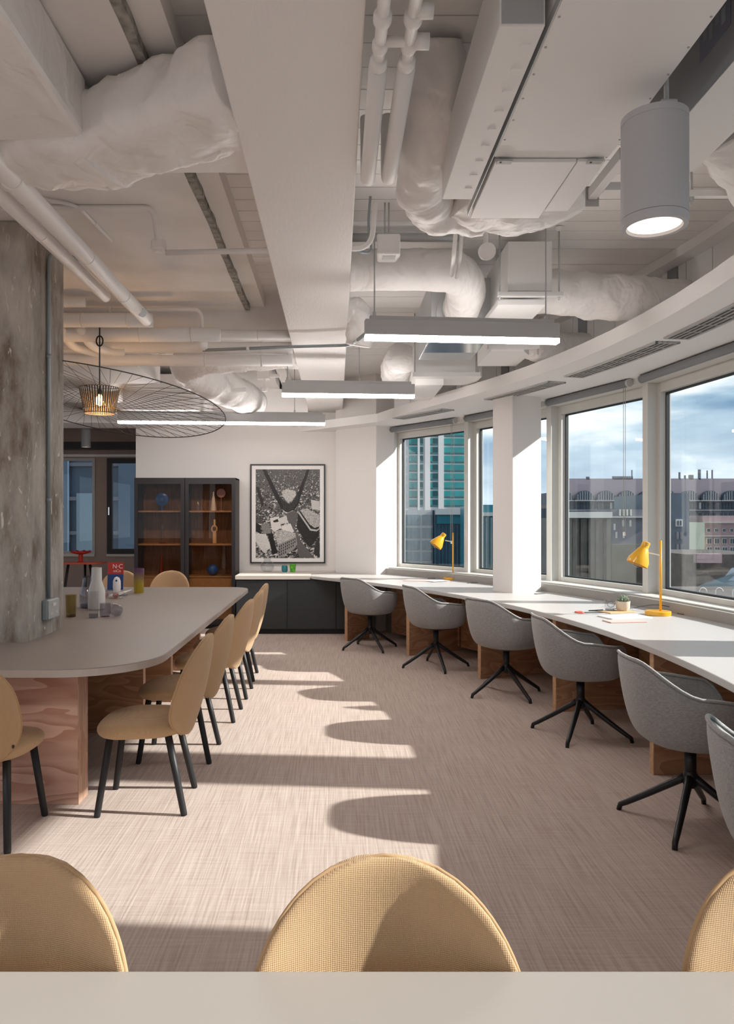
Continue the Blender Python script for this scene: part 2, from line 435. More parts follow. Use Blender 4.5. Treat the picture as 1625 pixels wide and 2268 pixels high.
struct(bx('ceiling_crossbeam', 'slab', LEFT_X, -.385, 6.42, 7.0, 3.06, 3.43))
# the long painted downstand beam
struct(bx('ceiling_beam', 'beam', -.385, .085, BACK_Y, WALL_Y, 2.98, 3.43, bevel=.006))

# far wall, pier and recess
struct(bx('wall_far', 'wall', -2.70, .86, WALL_Y, WALL_Y + .12, 0, 3.43))
struct(bx('wall_return', 'wall', -2.82, -2.70, WALL_Y, FAR_Y, 0, 3.43))
struct(obj('wall_pier', prism(newbm(), [(-.012, WALL_Y), (-.012, 10.40), (.522, 9.93), (.77, 10.08), (.86, 10.34), (.86, WALL_Y)], 0, 3.42), 'wall', bevel=.004))
# side and back walls with window openings
def wall_with_openings(name, a, b, opens, z0=.9, z1=2.6, t=.15, m='wall'):
    """a,b ends in plan; openings as (s0,s1) metres along it; pieces joined into one solid wall"""
    a = Vector((*a, 0)); b = Vector((*b, 0)); d = (b - a).normalized(); nrm = Vector((-d.y, d.x, 0)); Ln = (b - a).length
    root = struct(empty(name)); cuts = [0]
    for s0, s1 in opens: cuts += [s0, s1]
    cuts.append(Ln)
    def piece(s0, s1, zz0, zz1):
        p, q = a + d * s0, a + d * s1
        obj('wall_panel', prism(newbm(), [p, q, q + nrm * t, p + nrm * t], zz0, zz1), m, root)
    piece(0, Ln, 0, z0); piece(0, Ln, z1, 3.43)
    for i in range(0, len(cuts), 2): piece(cuts[i], cuts[i + 1], z0, z1)
    return root
wall_with_openings('wall_back', (LEFT_X, BACK_Y), (.35, BACK_Y), [(.4, 2.5), (2.7, 4.8), (5.0, 6.6)], t=-.15)
wall_with_openings('wall_left', (LEFT_X, BACK_Y), (LEFT_X, FAR_Y), [(.5, 3.), (3.3, 5.8), (6.1, 8.6), (8.9, 11.4)], t=.15)
# recess wall with two dark framed windows
M['recess'] = mat('recess_paint', (.40, .31, .27), .75)
wr = wall_with_openings('wall_recess', (LEFT_X, FAR_Y), (-2.7, FAR_Y), [(.8, 2.57), (2.77, 3.7)], z0=.9, z1=2.50, t=.15, m='recess')
def recess_window(nm, x0, x1, fm, fw):
    w = struct(empty(nm, (0, FAR_Y - .02, 0)))
    bx('frame_rail', fm, x0, x1, 0, .06, .9, .9 + fw, w); bx('frame_rail', fm, x0, x1, 0, .06, 2.5 - fw, 2.5, w)
    bx('frame_stile', fm, x0, x0 + fw, 0, .06, .9 + fw, 2.5 - fw, w); bx('frame_stile', fm, x1 - fw, x1, 0, .06, .9 + fw, 2.5 - fw, w)
    bx('pane', 'glass', x0 + fw, x1 - fw, .03, .036, .9 + fw, 2.5 - fw, w)
    bx('window_sill', 'frame', x0, x1, -.03, .03, .86, .9, w)
    return w
recess_window('window_11', LEFT_X + .8, LEFT_X + 2.57, 'alu', .045)
w = recess_window('window_12', LEFT_X + 2.77, LEFT_X + 3.7, 'cabblack', .085)
bx('handle', 'chrome', LEFT_X + 2.80, LEFT_X + 2.82, -.03, 0, 1.55, 1.68, w)
struct(bx('trim_recess_head', 'cabblack', LEFT_X, -2.82, FAR_Y - .35, FAR_Y - .2, 2.62, 2.74))
struct(bx('trim_recess_head', 'white', LEFT_X, -2.82, FAR_Y - .06, FAR_Y - .02, 2.52, 2.56))

# ---- the curved facade: low wall, windows, posts, ring soffit with grilles, plenum wall above
def band(name, r0, r1, z0, z1, m, a0=A0, a1=A1, n=60, parent=None):
    pts = arc(r0, a0, a1, n) + arc(r1, a0, a1, n)[::-1]
    return obj(name, prism(newbm(), pts, z0, z1), m, parent)
def facet(r0, r1, a0, a1): return [pol(r0, a0), pol(r0, a1), pol(r1, a1), pol(r1, a0)]
for i in range(len(VANG) - 1):
    a, b = VANG[i], VANG[i + 1]
    struct(obj('wall_sill', prism(newbm(), arc(8.985, a, b, 4) + arc(9.40, a, b, 4)[::-1], 0, .828), 'sill', bevel=.004))
    struct(obj('trim_sill_board', prism(newbm(), arc(9.04, a, b, 4) + arc(9.36, a, b, 4)[::-1], .8282, .840), 'frame', bevel=.002))
    struct(obj('wall_head', prism(newbm(), facet(9.12, 9.5, a, b), 2.655, 3.43), 'frame'))
PW = [.036] * 4 + [.21] * 5         # slim posts in the far half, broad piers nearer
for i, a in enumerate(VANG):
    t = Vector((-math.sin(R(a)), math.cos(R(a)), 0)); n_ = Vector((math.cos(R(a)), math.sin(R(a)), 0)); c = pol(RF, a)
    def quad(u0, u1, v0, v1): return [c + t * u0 + n_ * v0, c + t * u1 + n_ * v0, c + t * u1 + n_ * v1, c + t * u0 + n_ * v1]
    struct(obj('trim_post', prism(newbm(), quad(-PW[i], PW[i], -.15, .06), .8402, 2.66), 'frame', bevel=.003))
for i in range(len(VANG) - 1):
    a, b = VANG[i], VANG[i + 1]
    p, q = pol(RF, b), pol(RF, a); d = (q - p); Ln = d.length
    w = struct(empty('window_%d' % (i + 1), p, math.atan2(d.y, d.x)))      # local x along, +y = inwards
    u0, u1 = PW[i + 1], Ln - PW[i]; fw = .05; z0, z1 = .8402, 2.655; yi = .05
    # jambs, head and sill rails
    bx('frame_stile', 'frame', u0, u0 + fw, -.05, yi, z0, z1, w, .003); bx('frame_stile', 'frame', u1 - fw, u1, -.05, yi, z0, z1, w, .003)
    bx('frame_rail', 'frame', u0 + fw, u1 - fw, -.05, yi, z0, z0 + .042, w, .003); bx('frame_rail', 'frame', u0 + fw, u1 - fw, -.05, yi, z1 - .085, z1, w, .003)
    g = .014
    bx('gasket', 'gasket', u0 + fw, u0 + fw + g, -.03, .0, z0 + .042, z1 - .085, w); bx('gasket', 'gasket', u1 - fw - g, u1 - fw, -.03, .0, z0 + .042, z1 - .085, w)
    bx('gasket', 'gasket', u0 + fw + g, u1 - fw - g, -.03, .0, z0 + .042, z0 + .042 + g, w); bx('gasket', 'gasket', u0 + fw + g, u1 - fw - g, -.03, .0, z1 - .085 - g, z1 - .085, w)
    bx('pane', 'glass', u0 + fw + g, u1 - fw - g, -.018, -.012, z0 + .042 + g, z1 - .085 - g, w)
    # roller blind rolled up at the head
    if 0 <= i <= 5:
        names = ['first', 'second', 'third', 'fourth', 'fifth', 'sixth']
        rb = empty('roller_blind', p, math.atan2(d.y, d.x), 'rolled-up grey roller blind over the %s window counted from the far pier' % names[i], 'roller blind', 'rolled-up blinds over the windows')
        obj('roll', sweep(newbm(), [(u0 + .085, .235, 2.672), (u1 - .085, .235, 2.672)], .034, 14), 'blind', rb, smooth=True)
        lth('end_cap', 'alu', [(0, 0), (.036, 0), (.036, .02), (0, .02)], rb, 14, (u0 + .065, .235, 2.672), (1, 0, 0)); lth('end_cap', 'alu', [(0, 0), (.036, 0), (.036, .02), (0, .02)], rb, 14, (u1 - .085, .235, 2.672), (1, 0, 0))
        zc = 1.35 if i != 0 else 1.2
        for k in (0, 1):
            tube('chain', 'alu', [(u0 + .11 + .025 * k, 0.245, 2.65), (u0 + .11 + .025 * k, .245, zc)], .0022, rb, 6)
        lth('chain_weight', 'white', [(0, -.02), (.012, -.015), (.012, .015), (0, .02)], rb, 12, (u0 + .122, .245, zc))

# ring soffit: follows the facade, then runs straight into the far wall
inner = [Vector(p) for p in ((.3, -3.0, 0),)] + [pol(8.22, a) for a in range(-58, 25, 3)] + [pol(8.26, 28), pol(8.36, 33), pol(8.58, 38.5)]
inner += [Vector((-.10, 10.15, 0)), Vector((-.50, WALL_Y, 0))]
inner = [p for p in inner if p.y > BACK_Y]
outer = arc(9.15, -52, 41, 70) + [Vector((.9, WALL_Y, 0))]
outer = [p for p in outer if p.y > BACK_Y]
struct(obj('ceiling_ring', prism(newbm(), inner + outer[::-1], 2.71, 2.82), 'white', bevel=.003))
ple = [pol(8.80, a) for a in range(-50, 39, 2)]
for i in range(0, len(ple) - 1):
    if ple[i].y < BACK_Y: continue
    dark = i % 4 == 1
    p, q = ple[i], ple[i + 1]; dd = (q - p).normalized(); nn = Vector((dd.y, -dd.x, 0))
    bm = prism(newbm(), [p + dd * .004, q - dd * .004, q - dd * .004 + nn * .1, p + dd * .004 + nn * .1], 2.82, 3.40)
    struct(obj('wall_plenum_panel', bm, 'plank'))
    if dark:
        m_ = p.lerp(q, .5)
        struct(obj('trim_plenum_slot', prism(newbm(), [m_ - dd * .06 - nn * .012, m_ + dd * .06 - nn * .012, m_ + dd * .06, m_ - dd * .06], 2.82, 3.39), 'shadowbox'))
# sloping timber trim where the planks meet the plenum wall
struct(obj('trim_plank_edge', prism(newbm(), [pol(8.68, a) for a in range(-40, 39, 2)] + [pol(8.8, a) for a in range(38, -41, -2)], 3.33, 3.40), 'plank'))

# slot grilles in the soffit
def grille(a0, a1, nm):
    root = empty('air_grille', (0, 0, 0), 0, nm, 'grille', 'slot grilles in the ring soffit')
    r0, r1 = 8.47, 8.63; n = 10
    bm = newbm()
    prism(bm, arc(r0, a0, a1, n) + arc(r1, a0, a1, n)[::-1], 2.709, 2.7095); obj('dark_slot', bm, 'joint', root)
    for ra, rb_ in ((r0 - .012, r0 + .008), (r1 - .008, r1 + .012)):
        obj('grille_rail', prism(newbm(), arc(ra, a0, a1, n) + arc(rb_, a0, a1, n)[::-1], 2.698, 2.7088), 'alu', root)
    for aa in (a0, a1):
        obj('grille_end', prism(newbm(), [pol(r0 - .012, aa), pol(r1 + .012, aa), pol(r1 + .012, aa + .12), pol(r0 - .012, aa + .12)], 2.698, 2.7088), 'alu', root)
    for k in range(1, 4):
        r = r0 + (r1 - r0) * k / 4
        obj('slat', prism(newbm(), arc(r - .0065, a0, a1, n) + arc(r + .0065, a0, a1, n)[::-1], 2.700, 2.7088), 'alu', root)
    for k in range(1, 8):
        aa = a0 + (a1 - a0) * k / 8
        obj('bridge', prism(newbm(), [pol(r0, aa), pol(r1, aa), pol(r1, aa + .09), pol(r0, aa + .09)], 2.7015, 2.7088), 'alu', root)
    return root
grille(29.5, 35.5, 'slot grille in the soffit nearest the far pier')
grille(17.2, 24.3, 'slot grille in the soffit just on the near side of the white column')
grille(6.8, 15.4, 'long slot grille in the soffit over the window with the tall desk lamp')
grille(-3.5, 6.0, 'slot grille in the soffit cut off by the right edge')

# white square column standing at the desk
c0 = Vector((1.736, 7.44, 0)); ang = R(28.0); ex_ = Vector((math.cos(ang), math.sin(ang), 0)); ey_ = Vector((-math.sin(ang), math.cos(ang), 0))
struct(obj('wall_column', prism(newbm(), [c0, c0 + ex_ * .375, c0 + ex_ * .375 + ey_ * .30, c0 + ey_ * .30], 0, 2.712), 'wall', bevel=.006))
# raw concrete column through the table
col = obj('concrete_column', newbm() if False else box(newbm(), -2.46, -1.835, 4.465, 5.08, 0, 3.25), 'concrete', bevel=.012)
tag(col, kind='structure')
# ================================================================== DESK AND CABINETS
root = empty('window_desk', (0, 0, 0), 0, 'long curved pale worktop running below the windows', 'desk')
front = arc(8.0, -21, 36, 60) + [Vector((-.33, 9.70, 0)), Vector((-.33, 10.0, 0)), Vector((-.012, 10.38, 0)), Vector((.515, 9.915, 0)), Vector((.77, 10.07, 0))]
back = arc(8.98, 38.6, -21, 60)
def minus_column(pts):
    return pts
obj('worktop', prism(newbm(), front + back, .712, .75), 'desk', root, bevel=.004)
for i, a in enumerate((38.0, 29.6, 20.3, 11.3, 1.15, -8.1, -17.4)):
    t = Vector((-math.sin(R(a)), math.cos(R(a)), 0)); n_ = Vector((math.cos(R(a)), math.sin(R(a)), 0)); c = pol(8.04, a)
    dpt = .80 if i else .35
    q = lambda u0, u1, v0, v1: [c + t * u0 + n_ * v0, c + t * u1 + n_ * v0, c + t * u1 + n_ * v1, c + t * u0 + n_ * v1]
    p_ = obj('leg_panel', prism(newbm(), q(-.0, .05, .0, dpt), 0, .712), 'oakpanel', root, bevel=.003)
    obj('panel_edge', prism(newbm(), q(.0, .05, -.006, -.0002), .0, .711), 'oakedge', p_)
    if i < 6: obj('modesty_panel', prism(newbm(), [pol(8.70, a - .4), pol(8.70, a - 8.6), pol(8.74, a - 8.6), pol(8.74, a - .4)], .05, .70), 'oakpanel', root)

# row of charcoal cabinet units under a pale counter
CAB_Y = 9.69
labels = ['charcoal cabinet unit next to the glass display cabinet', 'charcoal cabinet unit in the middle of the low row', 'charcoal cabinet unit behind the farthest grey swivel chair']
xs = [-1.29, -.633, -.004, .46]
for i in range(3):
    u = empty('cabinet_unit', ((xs[i] + xs[i + 1]) / 2, CAB_Y, 0), 0, labels[i], 'cabinet', 'charcoal cabinet units')
    hw = (xs[i + 1] - xs[i]) / 2
    yb = WALL_Y - CAB_Y - .01 if i < 2 else .22
    bx('body', 'dark_unit', -hw, hw, .022, yb, .06, .705, u)
    bx('plinth', 'black', -hw, hw, .05, yb - .05, 0, .06, u)
    bx('door', 'dark_unit', -hw + .003, hw - .003, 0, .02, .07, .69, u, .002)
tag(obj('counter_top', prism(newbm(), [(-1.30, CAB_Y - .02), (-.335, CAB_Y - .02), (-.335, 10.02), (-.02, 10.39), (-.02, WALL_Y - .004), (-1.30, WALL_Y - .004)], .706, .756), 'counter', bevel=.003), 'pale counter top lying on the charcoal cabinets under the picture', 'counter')

# ================================================================== LONG TABLE AROUND THE COLUMN
root = empty('meeting_table', (-2.14, 5.9, 0), 0, 'long taupe table wrapped round the concrete column', 'table')
def rounded(x0, x1, y0, y1, r00, r10, r11, r01, n=10):
    o = []
    for (cx, cy, r, a) in ((x0 + r00, y0 + r00, r00, 180), (x1 - r10, y0 + r10, r10, 270), (x1 - r11, y1 - r11, r11, 0), (x0 + r01, y1 - r01, r01, 90)):
        for k in range(n + 1): o.append((cx + r * math.cos(R(a + 90 * k / n)), cy + r * math.sin(R(a + 90 * k / n))))
    return o
pts = rounded(-1.21, 1.21, -2.24, 2.22, .45, .45, .22, .22)
obj('tabletop', prism(newbm(), pts, .712, .75), 'table', root, bevel=.004)
bm = newbm(); n = len(pts)
outer_ = [(p[0] * 1.0016, p[1] * 1.0009) for p in pts]
vv = [[bm.verts.new((p[0], p[1], z)) for p in outer_] for z in (.711, .746)]
vi = [[bm.verts.new((p[0] * .999, p[1] * .9994, z)) for p in pts] for z in (.711, .746)]
for k in range(n):
    j = (k + 1) % n
    bm.faces.new((vv[0][k], vv[0][j], vv[1][j], vv[1][k])); bm.faces.new((vi[1][k], vi[1][j], vi[0][j], vi[0][k]))
    bm.faces.new((vv[1][k], vv[1][j], vi[1][j], vi[1][k])); bm.faces.new((vi[0][k], vi[0][j], vv[0][j], vv[0][k]))
obj('edge_band', bm, 'table_edge', root)
for i, yy in enumerate((3.91, 5.22, 6.10, 7.36)):
    p_ = bx('leg_panel', 'ply' if i == 0 else 'oakpanel', -.80, .80, yy - 5.9, yy - 5.9 + (.145 if i == 0 else .06), 0, .712, root, .003)
    bx('panel_edge', 'ply_edge', .8001, .803, yy - 5.9, yy - 5.9 + (.145 if i == 0 else .06), 0.001, .711, p_)
bx('spine_panel', 'oakpanel', .30, .35, -.66, 1.4, .02, .70, root)

M['neartop'] = mat('near_table_laminate', (.33, .298, .272), .5)
# table the camera looks across
root = empty('near_table', (-.45, .80, 0), 0, 'pale table filling the bottom edge of the view', 'table')
obj('tabletop', prism(newbm(), rounded(-1.45, 1.45, -.45, .437, .2, .2, .2, .2), .70, .74), 'neartop', root, bevel=.005)
for sx in (-.65, .88): bx('leg_panel', 'ply', sx - .04, sx + .04, -.3, .2, 0, .70, root, .003)

# ================================================================== DINING CHAIR
def egg(t):
    """half width of the back at height fraction t"""
    s = abs(2 * t - 1)
    w = (1 - s ** 2.5) ** (1 / 2.2) if s < 1 else 0
    return .235 * w * (1.0 - .10 * (t - .45))
def build_dining_chair():
    r = empty('dining_chair')
    # seat cushion
    prof = [(.0, .0), (.72, .002), (.92, .018), (1.0, .045), (.97, .075), (.85, .092), (.55, .10), (0, .098)]
    bm = newbm(); n = 36; rings = []
    for s, z in prof:
        ring = []
        for k in range(n if s > 0 else 1):
            a = 2 * math.pi * k / n; c, s_ = math.cos(a), math.sin(a); ex = 2.9
            x = math.copysign(abs(c) ** (2 / ex), c) * .235; y_ = math.copysign(abs(s_) ** (2 / ex), s_) * .235
            x *= 1 + .06 * (y_ / .235)
            ring.append(bm.verts.new((x * s, .015 + y_ * s, .372 + z + (-.012 * max(0, y_ / .235) ** 2))))
        rings.append(ring)
    for A, B in zip(rings, rings[1:]):
        for k in range(n):
            j = (k + 1) % n
            if len(A) == 1: bm.faces.new((A[0], B[j], B[k]))
            elif len(B) == 1: bm.faces.new((A[k], A[j], B[0]))
            else: bm.faces.new((A[k], A[j], B[j], B[k]))
    o = obj('seat', bm, 'ochre', r, smooth=True); md = o.modifiers.new('s', 'SUBSURF'); md.levels = md.render_levels = 1
    # backrest shell, wraps round the sitter and leans back
    Z0, Z1 = .362, .878
    def bp(u, t, off):
        w = egg(t); x = w * u
        z = Z0 + (Z1 - Z0) * t
        yb = -.205 - .115 * t - .02 * math.sin(math.pi * t)
        y_ = yb + 2.2 * x * x * (1.0 - .25 * t)
        return Vector((x, y_ - off, z))
    bm = newbm(); nu, ntt = 18, 20; g = [[], []]
    for side_ in (0, 1):
        for j in range(ntt + 1):
            t = .0015 + .997 * (.5 - .5 * math.cos(math.pi * j / ntt)); row = []
            for i in range(nu + 1):
                u = math.sin((i / nu - .5) * math.pi)
                edge = min(1 - abs(u) ** 6, 1 - abs(2 * t - 1) ** 14)
                th = .006 + .017 * max(0, edge) ** .5
                row.append(bm.verts.new(bp(u, t, th if side_ else -th)))
            g[side_].append(row)
    for s in (0, 1):
        for j in range(ntt):
            for i in range(nu):
                q = (g[s][j][i], g[s][j][i + 1], g[s][j + 1][i + 1], g[s][j + 1][i]); bm.faces.new(q if s == 0 else q[::-1])
    for j in range(ntt):
        for i_ in (0, nu):
            bm.faces.new((g[0][j][i_], g[0][j + 1][i_], g[1][j + 1][i_], g[1][j][i_]))
    for i in range(nu):
        for j_ in (0, ntt):
            bm.faces.new((g[0][j_][i], g[0][j_][i + 1], g[1][j_][i + 1], g[1][j_][i]))
    o = obj('backrest', bm, 'ochre', r, smooth=True)
    # piping round the rim
    rim = [bp(-1, .03 + .94 * k / 30, 0) for k in range(31)] + [bp(-1 + 2 * k / 8, .985 if False else .97 + .03 * (1 - abs(2 * k / 8 - 1) ** 2), 0) for k in range(1, 8)] + [bp(1, .97 - .94 * k / 30, 0) for k in range(31)]
    obj('piping', sweep(newbm(), rim, .0045, 6), 'piping', o, smooth=True)
    for (sx, sy) in ((-1, 1), (1, 1), (-1, -1), (1, -1)):
        top = Vector((.155 * sx, .015 + .145 * sy, .385)); ft = Vector((.195 * sx, .0 + .215 * sy, 0))
        obj('leg', sweep(newbm(), [top, top.lerp(ft, .5), top.lerp(ft, .97), ft], [.0185, .0175, .0165, .0145], 14), 'black_wood', r, smooth=True)
    lth('button', 'black', [(0, 0), (.008, 0), (.008, .004), (0, .004)], r, 10, (.2, -.17, .46), (1, 0, 0))
    return r
dc = build_dining_chair()
def place_dining(i, x, y, face, label, group):
    """face: heading of the sitter, degrees from +X"""
    o = dc if i == 0 else copy_tree(dc)
    o.location = (x, y, 0); o.rotation_euler = (0, 0, R(face - 90)); tag(o, label, 'chair', group); return o
G = 'ochre chairs along the window side of the long table'
place_dining(0, -.985, 3.95, 183, 'pale ochre upholstered chair nearest the camera on the window side of the long table', G)
place_dining(1, -.985, 4.76, 180, 'ochre upholstered chair second along the window side of the long table', G)
place_dining(1, -.96, 5.68, 179, 'ochre upholstered chair third along the window side of the long table', G)
place_dining(1, -.955, 6.39, 180, 'ochre upholstered chair fourth along the window side of the long table', G)
place_dining(1, -.975, 7.06, 181, 'ochre upholstered chair farthest along the window side, beside the charcoal cabinets', G)
place_dining(1, -1.65, 3.55, 90, 'ochre chair cut by the left edge, before the plywood leg', 'ochre chairs at the long table ends')
place_dining(1, -1.93, 8.52, 270, 'ochre chair at the far table end in front of the display cabinet', 'ochre chairs at the long table ends')
place_dining(1, -2.52, 8.55, 270, 'ochre chair at the far table end behind the white carafe', 'ochre chairs at the long table ends')
G = 'ochre chairs across the near table'
place_dining(1, .085, 1.03, 270, 'large ochre chair back in the middle of the bottom edge', G)
place_dining(1, -.565, 1.03, 270, 'large ochre chair back at the bottom left corner', G)
place_dining(1, .775, 1.03, 262, 'large ochre chair back at the bottom right corner', G)

# ================================================================== SWIVEL TUB CHAIR
def smooth(a, b, x):
    t = max(0, min(1, (x - a) / (b - a))); return t * t * (3 - 2 * t)
def build_tub():
    r = empty('swivel_chair')
    n, m_ = 48, 14
    def rim(a):                                  # a: degrees from the back, 0..180
        h = .815 - .145 * smooth(22, 78, a) - .022 * smooth(78, 120, a) - .195 * smooth(126, 168, a)
        x = .0
        return h
    def surf(k, s):
        th = 2 * math.pi * k / n; a = abs((math.degrees(th) + 180) % 360 - 180)       # 0 at the back
        dx, dy = math.sin(th), -math.cos(th)
        ex = 2.5; q = (abs(dx) ** ex + abs(dy) ** ex) ** (-1 / ex)
        Rx, Ry = .300, (.285 if dy < 0 else .27)
        X, Y_ = dx * q * Rx, dy * q * Ry
        h = rim(a); hb = .405
        f = smooth(100, 170, a)                  # the front is a flat lip
        if s < .45:
            k_ = s / .45 * .62; z = hb + .012 * (s / .45) ** 2
        else:
            t = (s - .45) / .55
            k_ = .62 + (.38) * (math.sin(t * math.pi / 2) ** (.72)) 
            z = hb + .012 + (h - hb - .012) * (1 - math.cos(t * math.pi / 2)) ** (1.15 + 0 * f)
        lean = 1 + .10 * (z - .45) / .35 * (1 - f)
        return Vector((X * k_ * (1 + .05 * (z - .45) / .3), Y_ * k_ * lean, z))
    bm = newbm(); c = bm.verts.new((0, 0, .405)); rings = []
    for j in range(1, m_ + 1): rings.append([bm.verts.new(surf(k, j / m_)) for k in range(n)])
    for k in range(n): bm.faces.new((c, rings[0][k], rings[0][(k + 1) % n]))
    for A, B in zip(rings, rings[1:]):
        for k in range(n): bm.faces.new((A[k], A[(k + 1) % n], B[(k + 1) % n], B[k]))
    o = obj('shell', bm, 'greyfab', r, smooth=True)
    o.modifiers.new('sol', 'SOLIDIFY').thickness = .016; o.modifiers['sol'].offset = 0
    md = o.modifiers.new('s', 'SUBSURF'); md.levels = md.render_levels = 1
    obj('rim_seam', sweep(newbm(), [surf(k, 1.0) + Vector((0, 0, .004)) for k in range(n + 1)], .0085, 6, cap=False), 'greyfab', o, smooth=True)
    # seat pad
    prof = [(0, .428), (.17, .428), (.215, .436), (.225, .447), (.2, .458), (0, .462)]
    lth('seat_pad', 'seatpad', prof, r, 28, (0, .01, 0))
    lth('swivel_plate', 'black', [(0, .375), (.06, .375), (.09, .392), (.09, .402), (0, .402)], r, 20)
    obj('column', sweep(newbm(), [(0, 0, .20), (0, 0, .385)], .027, 16), 'black', r, smooth=True)
    lth('hub', 'black', [(0, .185), (.025, .185), (.034, .20), (.034, .245), (.028, .262), (0, .262)], r, 18)
    for k in range(4):
        a = R(45 + 90 * k); d = Vector((math.cos(a), math.sin(a), 0))
        p = [d * .012 + Vector((0, 0, .238)), d * .06 + Vector((0, 0, .205)), d * .19 + Vector((0, 0, .117)), d * .30 + Vector((0, 0, .046)), d * .328 + Vector((0, 0, .030)), d * .337 + Vector((0, 0, .0))]
        obj('leg', sweep(newbm(), p, [.022, .019, .0165, .0145, .0135, .012], 10), 'black', r, smooth=True)
    return r
tub = build_tub()
spots = [(33.9, 'farthest grey tub swivel chair, beside the charcoal cabinets', 4), (24.9, 'grey tub swivel chair second from the charcoal cabinets', -8), (15.8, 'grey tub swivel chair third from the charcoal cabinets, by the white column', 12),
         (7.0, 'grey tub swivel chair fourth from the charcoal cabinets, below the tall desk lamp', -6), (-4.0, 'large grey tub swivel chair, nearest one seen whole at the desk', 2), (-13.6, 'grey tub swivel chair cut off by the right edge', 0)]
base_rot = [30, 36, 39, 12, 11, 0]
for i, (a, lab, dr) in enumerate(spots):
    o = tub if i == 0 else copy_tree(tub)
    o.location = pol(7.93, a); o.rotation_euler = (0, 0, R(a - 90 + dr)); tag(o, lab, 'chair', 'grey swivel chairs at the window desk')
    for ch in kids(o):
        if ch.name.startswith('leg'): ch.rotation_euler = (0, 0, R(base_rot[i]))
# ================================================================== CEILING SERVICES
def duct(name, pts, rad, label, n=28, wr=.012, ws=8., seed=1., ex=2., wh=None, steps=14, mat_='wrap', bands=()):
    p = spline(pts, steps)
    o = obj(name, sweep(newbm(), p, rad, n, wr, ws, seed, ex, wh), mat_, None, smooth=True)
    return tag(o, label, 'duct')
# -- left: foil wrapped rectangular duct running along the room, elbowing over to the beam
r = empty('wrapped_duct', (-1.4, 2.6, 3.0), 0, 'big foil-wrapped rectangular air duct turning towards the beam, upper left', 'duct')
def loc_sweep(name, pts, wh, seed, ex, parent, wr=.012, ws=6., steps=14, n=40):
    p = [q - Vector(parent.location) for q in spline(pts, steps)]
    return obj(name, sweep(newbm(), p, .1, n, wr, ws, seed, ex, wh), 'wrap', parent, smooth=True)
bx('straight_run', 'wrap', -.95, .40, -3.0, .42, -.01, .245, r, .022)
loc_sweep('tape_band', [(-1.66, 1.86, 3.117), (-1.66, 1.92, 3.117)], (.668, .137), 7., 16., r, wr=.004, steps=3, n=64)
loc_sweep('elbow', [(-3.2, 3.22, 3.09), (-2.2, 3.22, 3.09), (-1.45, 3.22, 3.08), (-1.0, 3.18, 3.08), (-.68, 3.04, 3.10), (-.36, 2.90, 3.13)], lambda f: (.21 + .01 * f, .145), 5., 3.4, r, wr=.034, ws=8, steps=16)
loc_sweep('tape_band', [(-1.03, 3.19, 3.08), (-1.0, 3.18, 3.08), (-.97, 3.17, 3.08)], (.222, .157), 7., 3.4, r, wr=.012, steps=3)
tag(bx('duct_stub', 'pipe', -.95, -.386, 3.10, 3.36, 3.02, 3.24, None, .01), 'short white box duct between the wrapped elbow and the beam', 'duct')
# -- two insulated pipes running along the room on the left
def pipe_run(name, pts, rad, label, fil=.12, joints=(), cap=True, m='pipe', cat='pipe'):
    pts = [Vector(p) for p in pts]; c = pts[0]
    r = empty(name, c, 0, label, cat); q = [p - c for p in pts]
    obj('pipe_body', sweep(newbm(), fillet(q, fil, 8) if len(q) > 2 else [q[0].lerp(q[1], k / 4) for k in range(5)], rad, 20), m, r, smooth=True)
    for (i, f) in joints:
        d = (q[i + 1] - q[i]); p0 = q[i] + d * f; dn = d.normalized()
        obj('pipe_collar', sweep(newbm(), [p0 - dn * .006, p0 + dn * .006], rad * 1.05, 20), m, r, smooth=True)
    return r
pipe_run('insulated_pipe', [(-1.40, -.5, 2.95), (-1.40, 5.55, 2.95)], .047, 'thick white insulated pipe running past the concrete column, upper of two', joints=((0, .42), (0, .62), (0, .78), (0, .9)))
pipe_run('insulated_pipe', [(-1.53, -.5, 2.955), (-1.53, 5.0, 2.955)], .036, 'thinner white insulated pipe running past the concrete column, lower of two', joints=((0, .5), (0, .8)))
o = lth('pipe_end_cap', 'galv', [(0, 0), (.03, 0), (.03, .02), (0, .02)], None, 16, (-1.365, 5.28, 2.93), (.6, -.5, -.4)); tag(o, 'small grey round cap near the end of the thick white pipe', 'pipe cap')
# -- black cable gland above the column
tag(obj('cable_bundle', sweep(newbm(), spline([(-2.35, 3.7, 3.04), (-2.2, 4.1, 3.10), (-2.06, 4.44, 3.17)], 8), .028, 12, .004, 30), 'black', None, smooth=True), 'short black cable bundle reaching the top of the concrete column', 'cable')
# -- conduits on the left slab
def conduit(pts, label, rad=.012, m='white', fil=.07):
    pts = [Vector(p) for p in pts]; c = pts[0]; r = empty('conduit', c, 0, label, 'conduit'); q = [p - c for p in pts]
    obj('tube', sweep(newbm(), fillet(q, fil, 7), rad, 12), m, r, smooth=True)
    for i in range(len(q) - 1):
        d = q[i + 1] - q[i]
        if d.length > .5:
            p0 = q[i] + d * .5; dn = d.normalized(); obj('clip', sweep(newbm(), [p0 - dn * .012, p0 + dn * .012], rad * 1.35, 12), 'pipe', r, smooth=True)
    return r
ZC = 3.235
conduit([(-3.0, 4.25, ZC), (-1.03, 4.25, ZC), (-1.03, 4.36, 3.05)], 'thin white conduit bending down on the slab before the concrete column', .016, fil=.06)
conduit([(-1.63, 4.12, ZC), (-1.45, 4.22, ZC), (-1.42, 4.75, ZC)], 'thin white conduit curving round beside the thick pipe', .010)
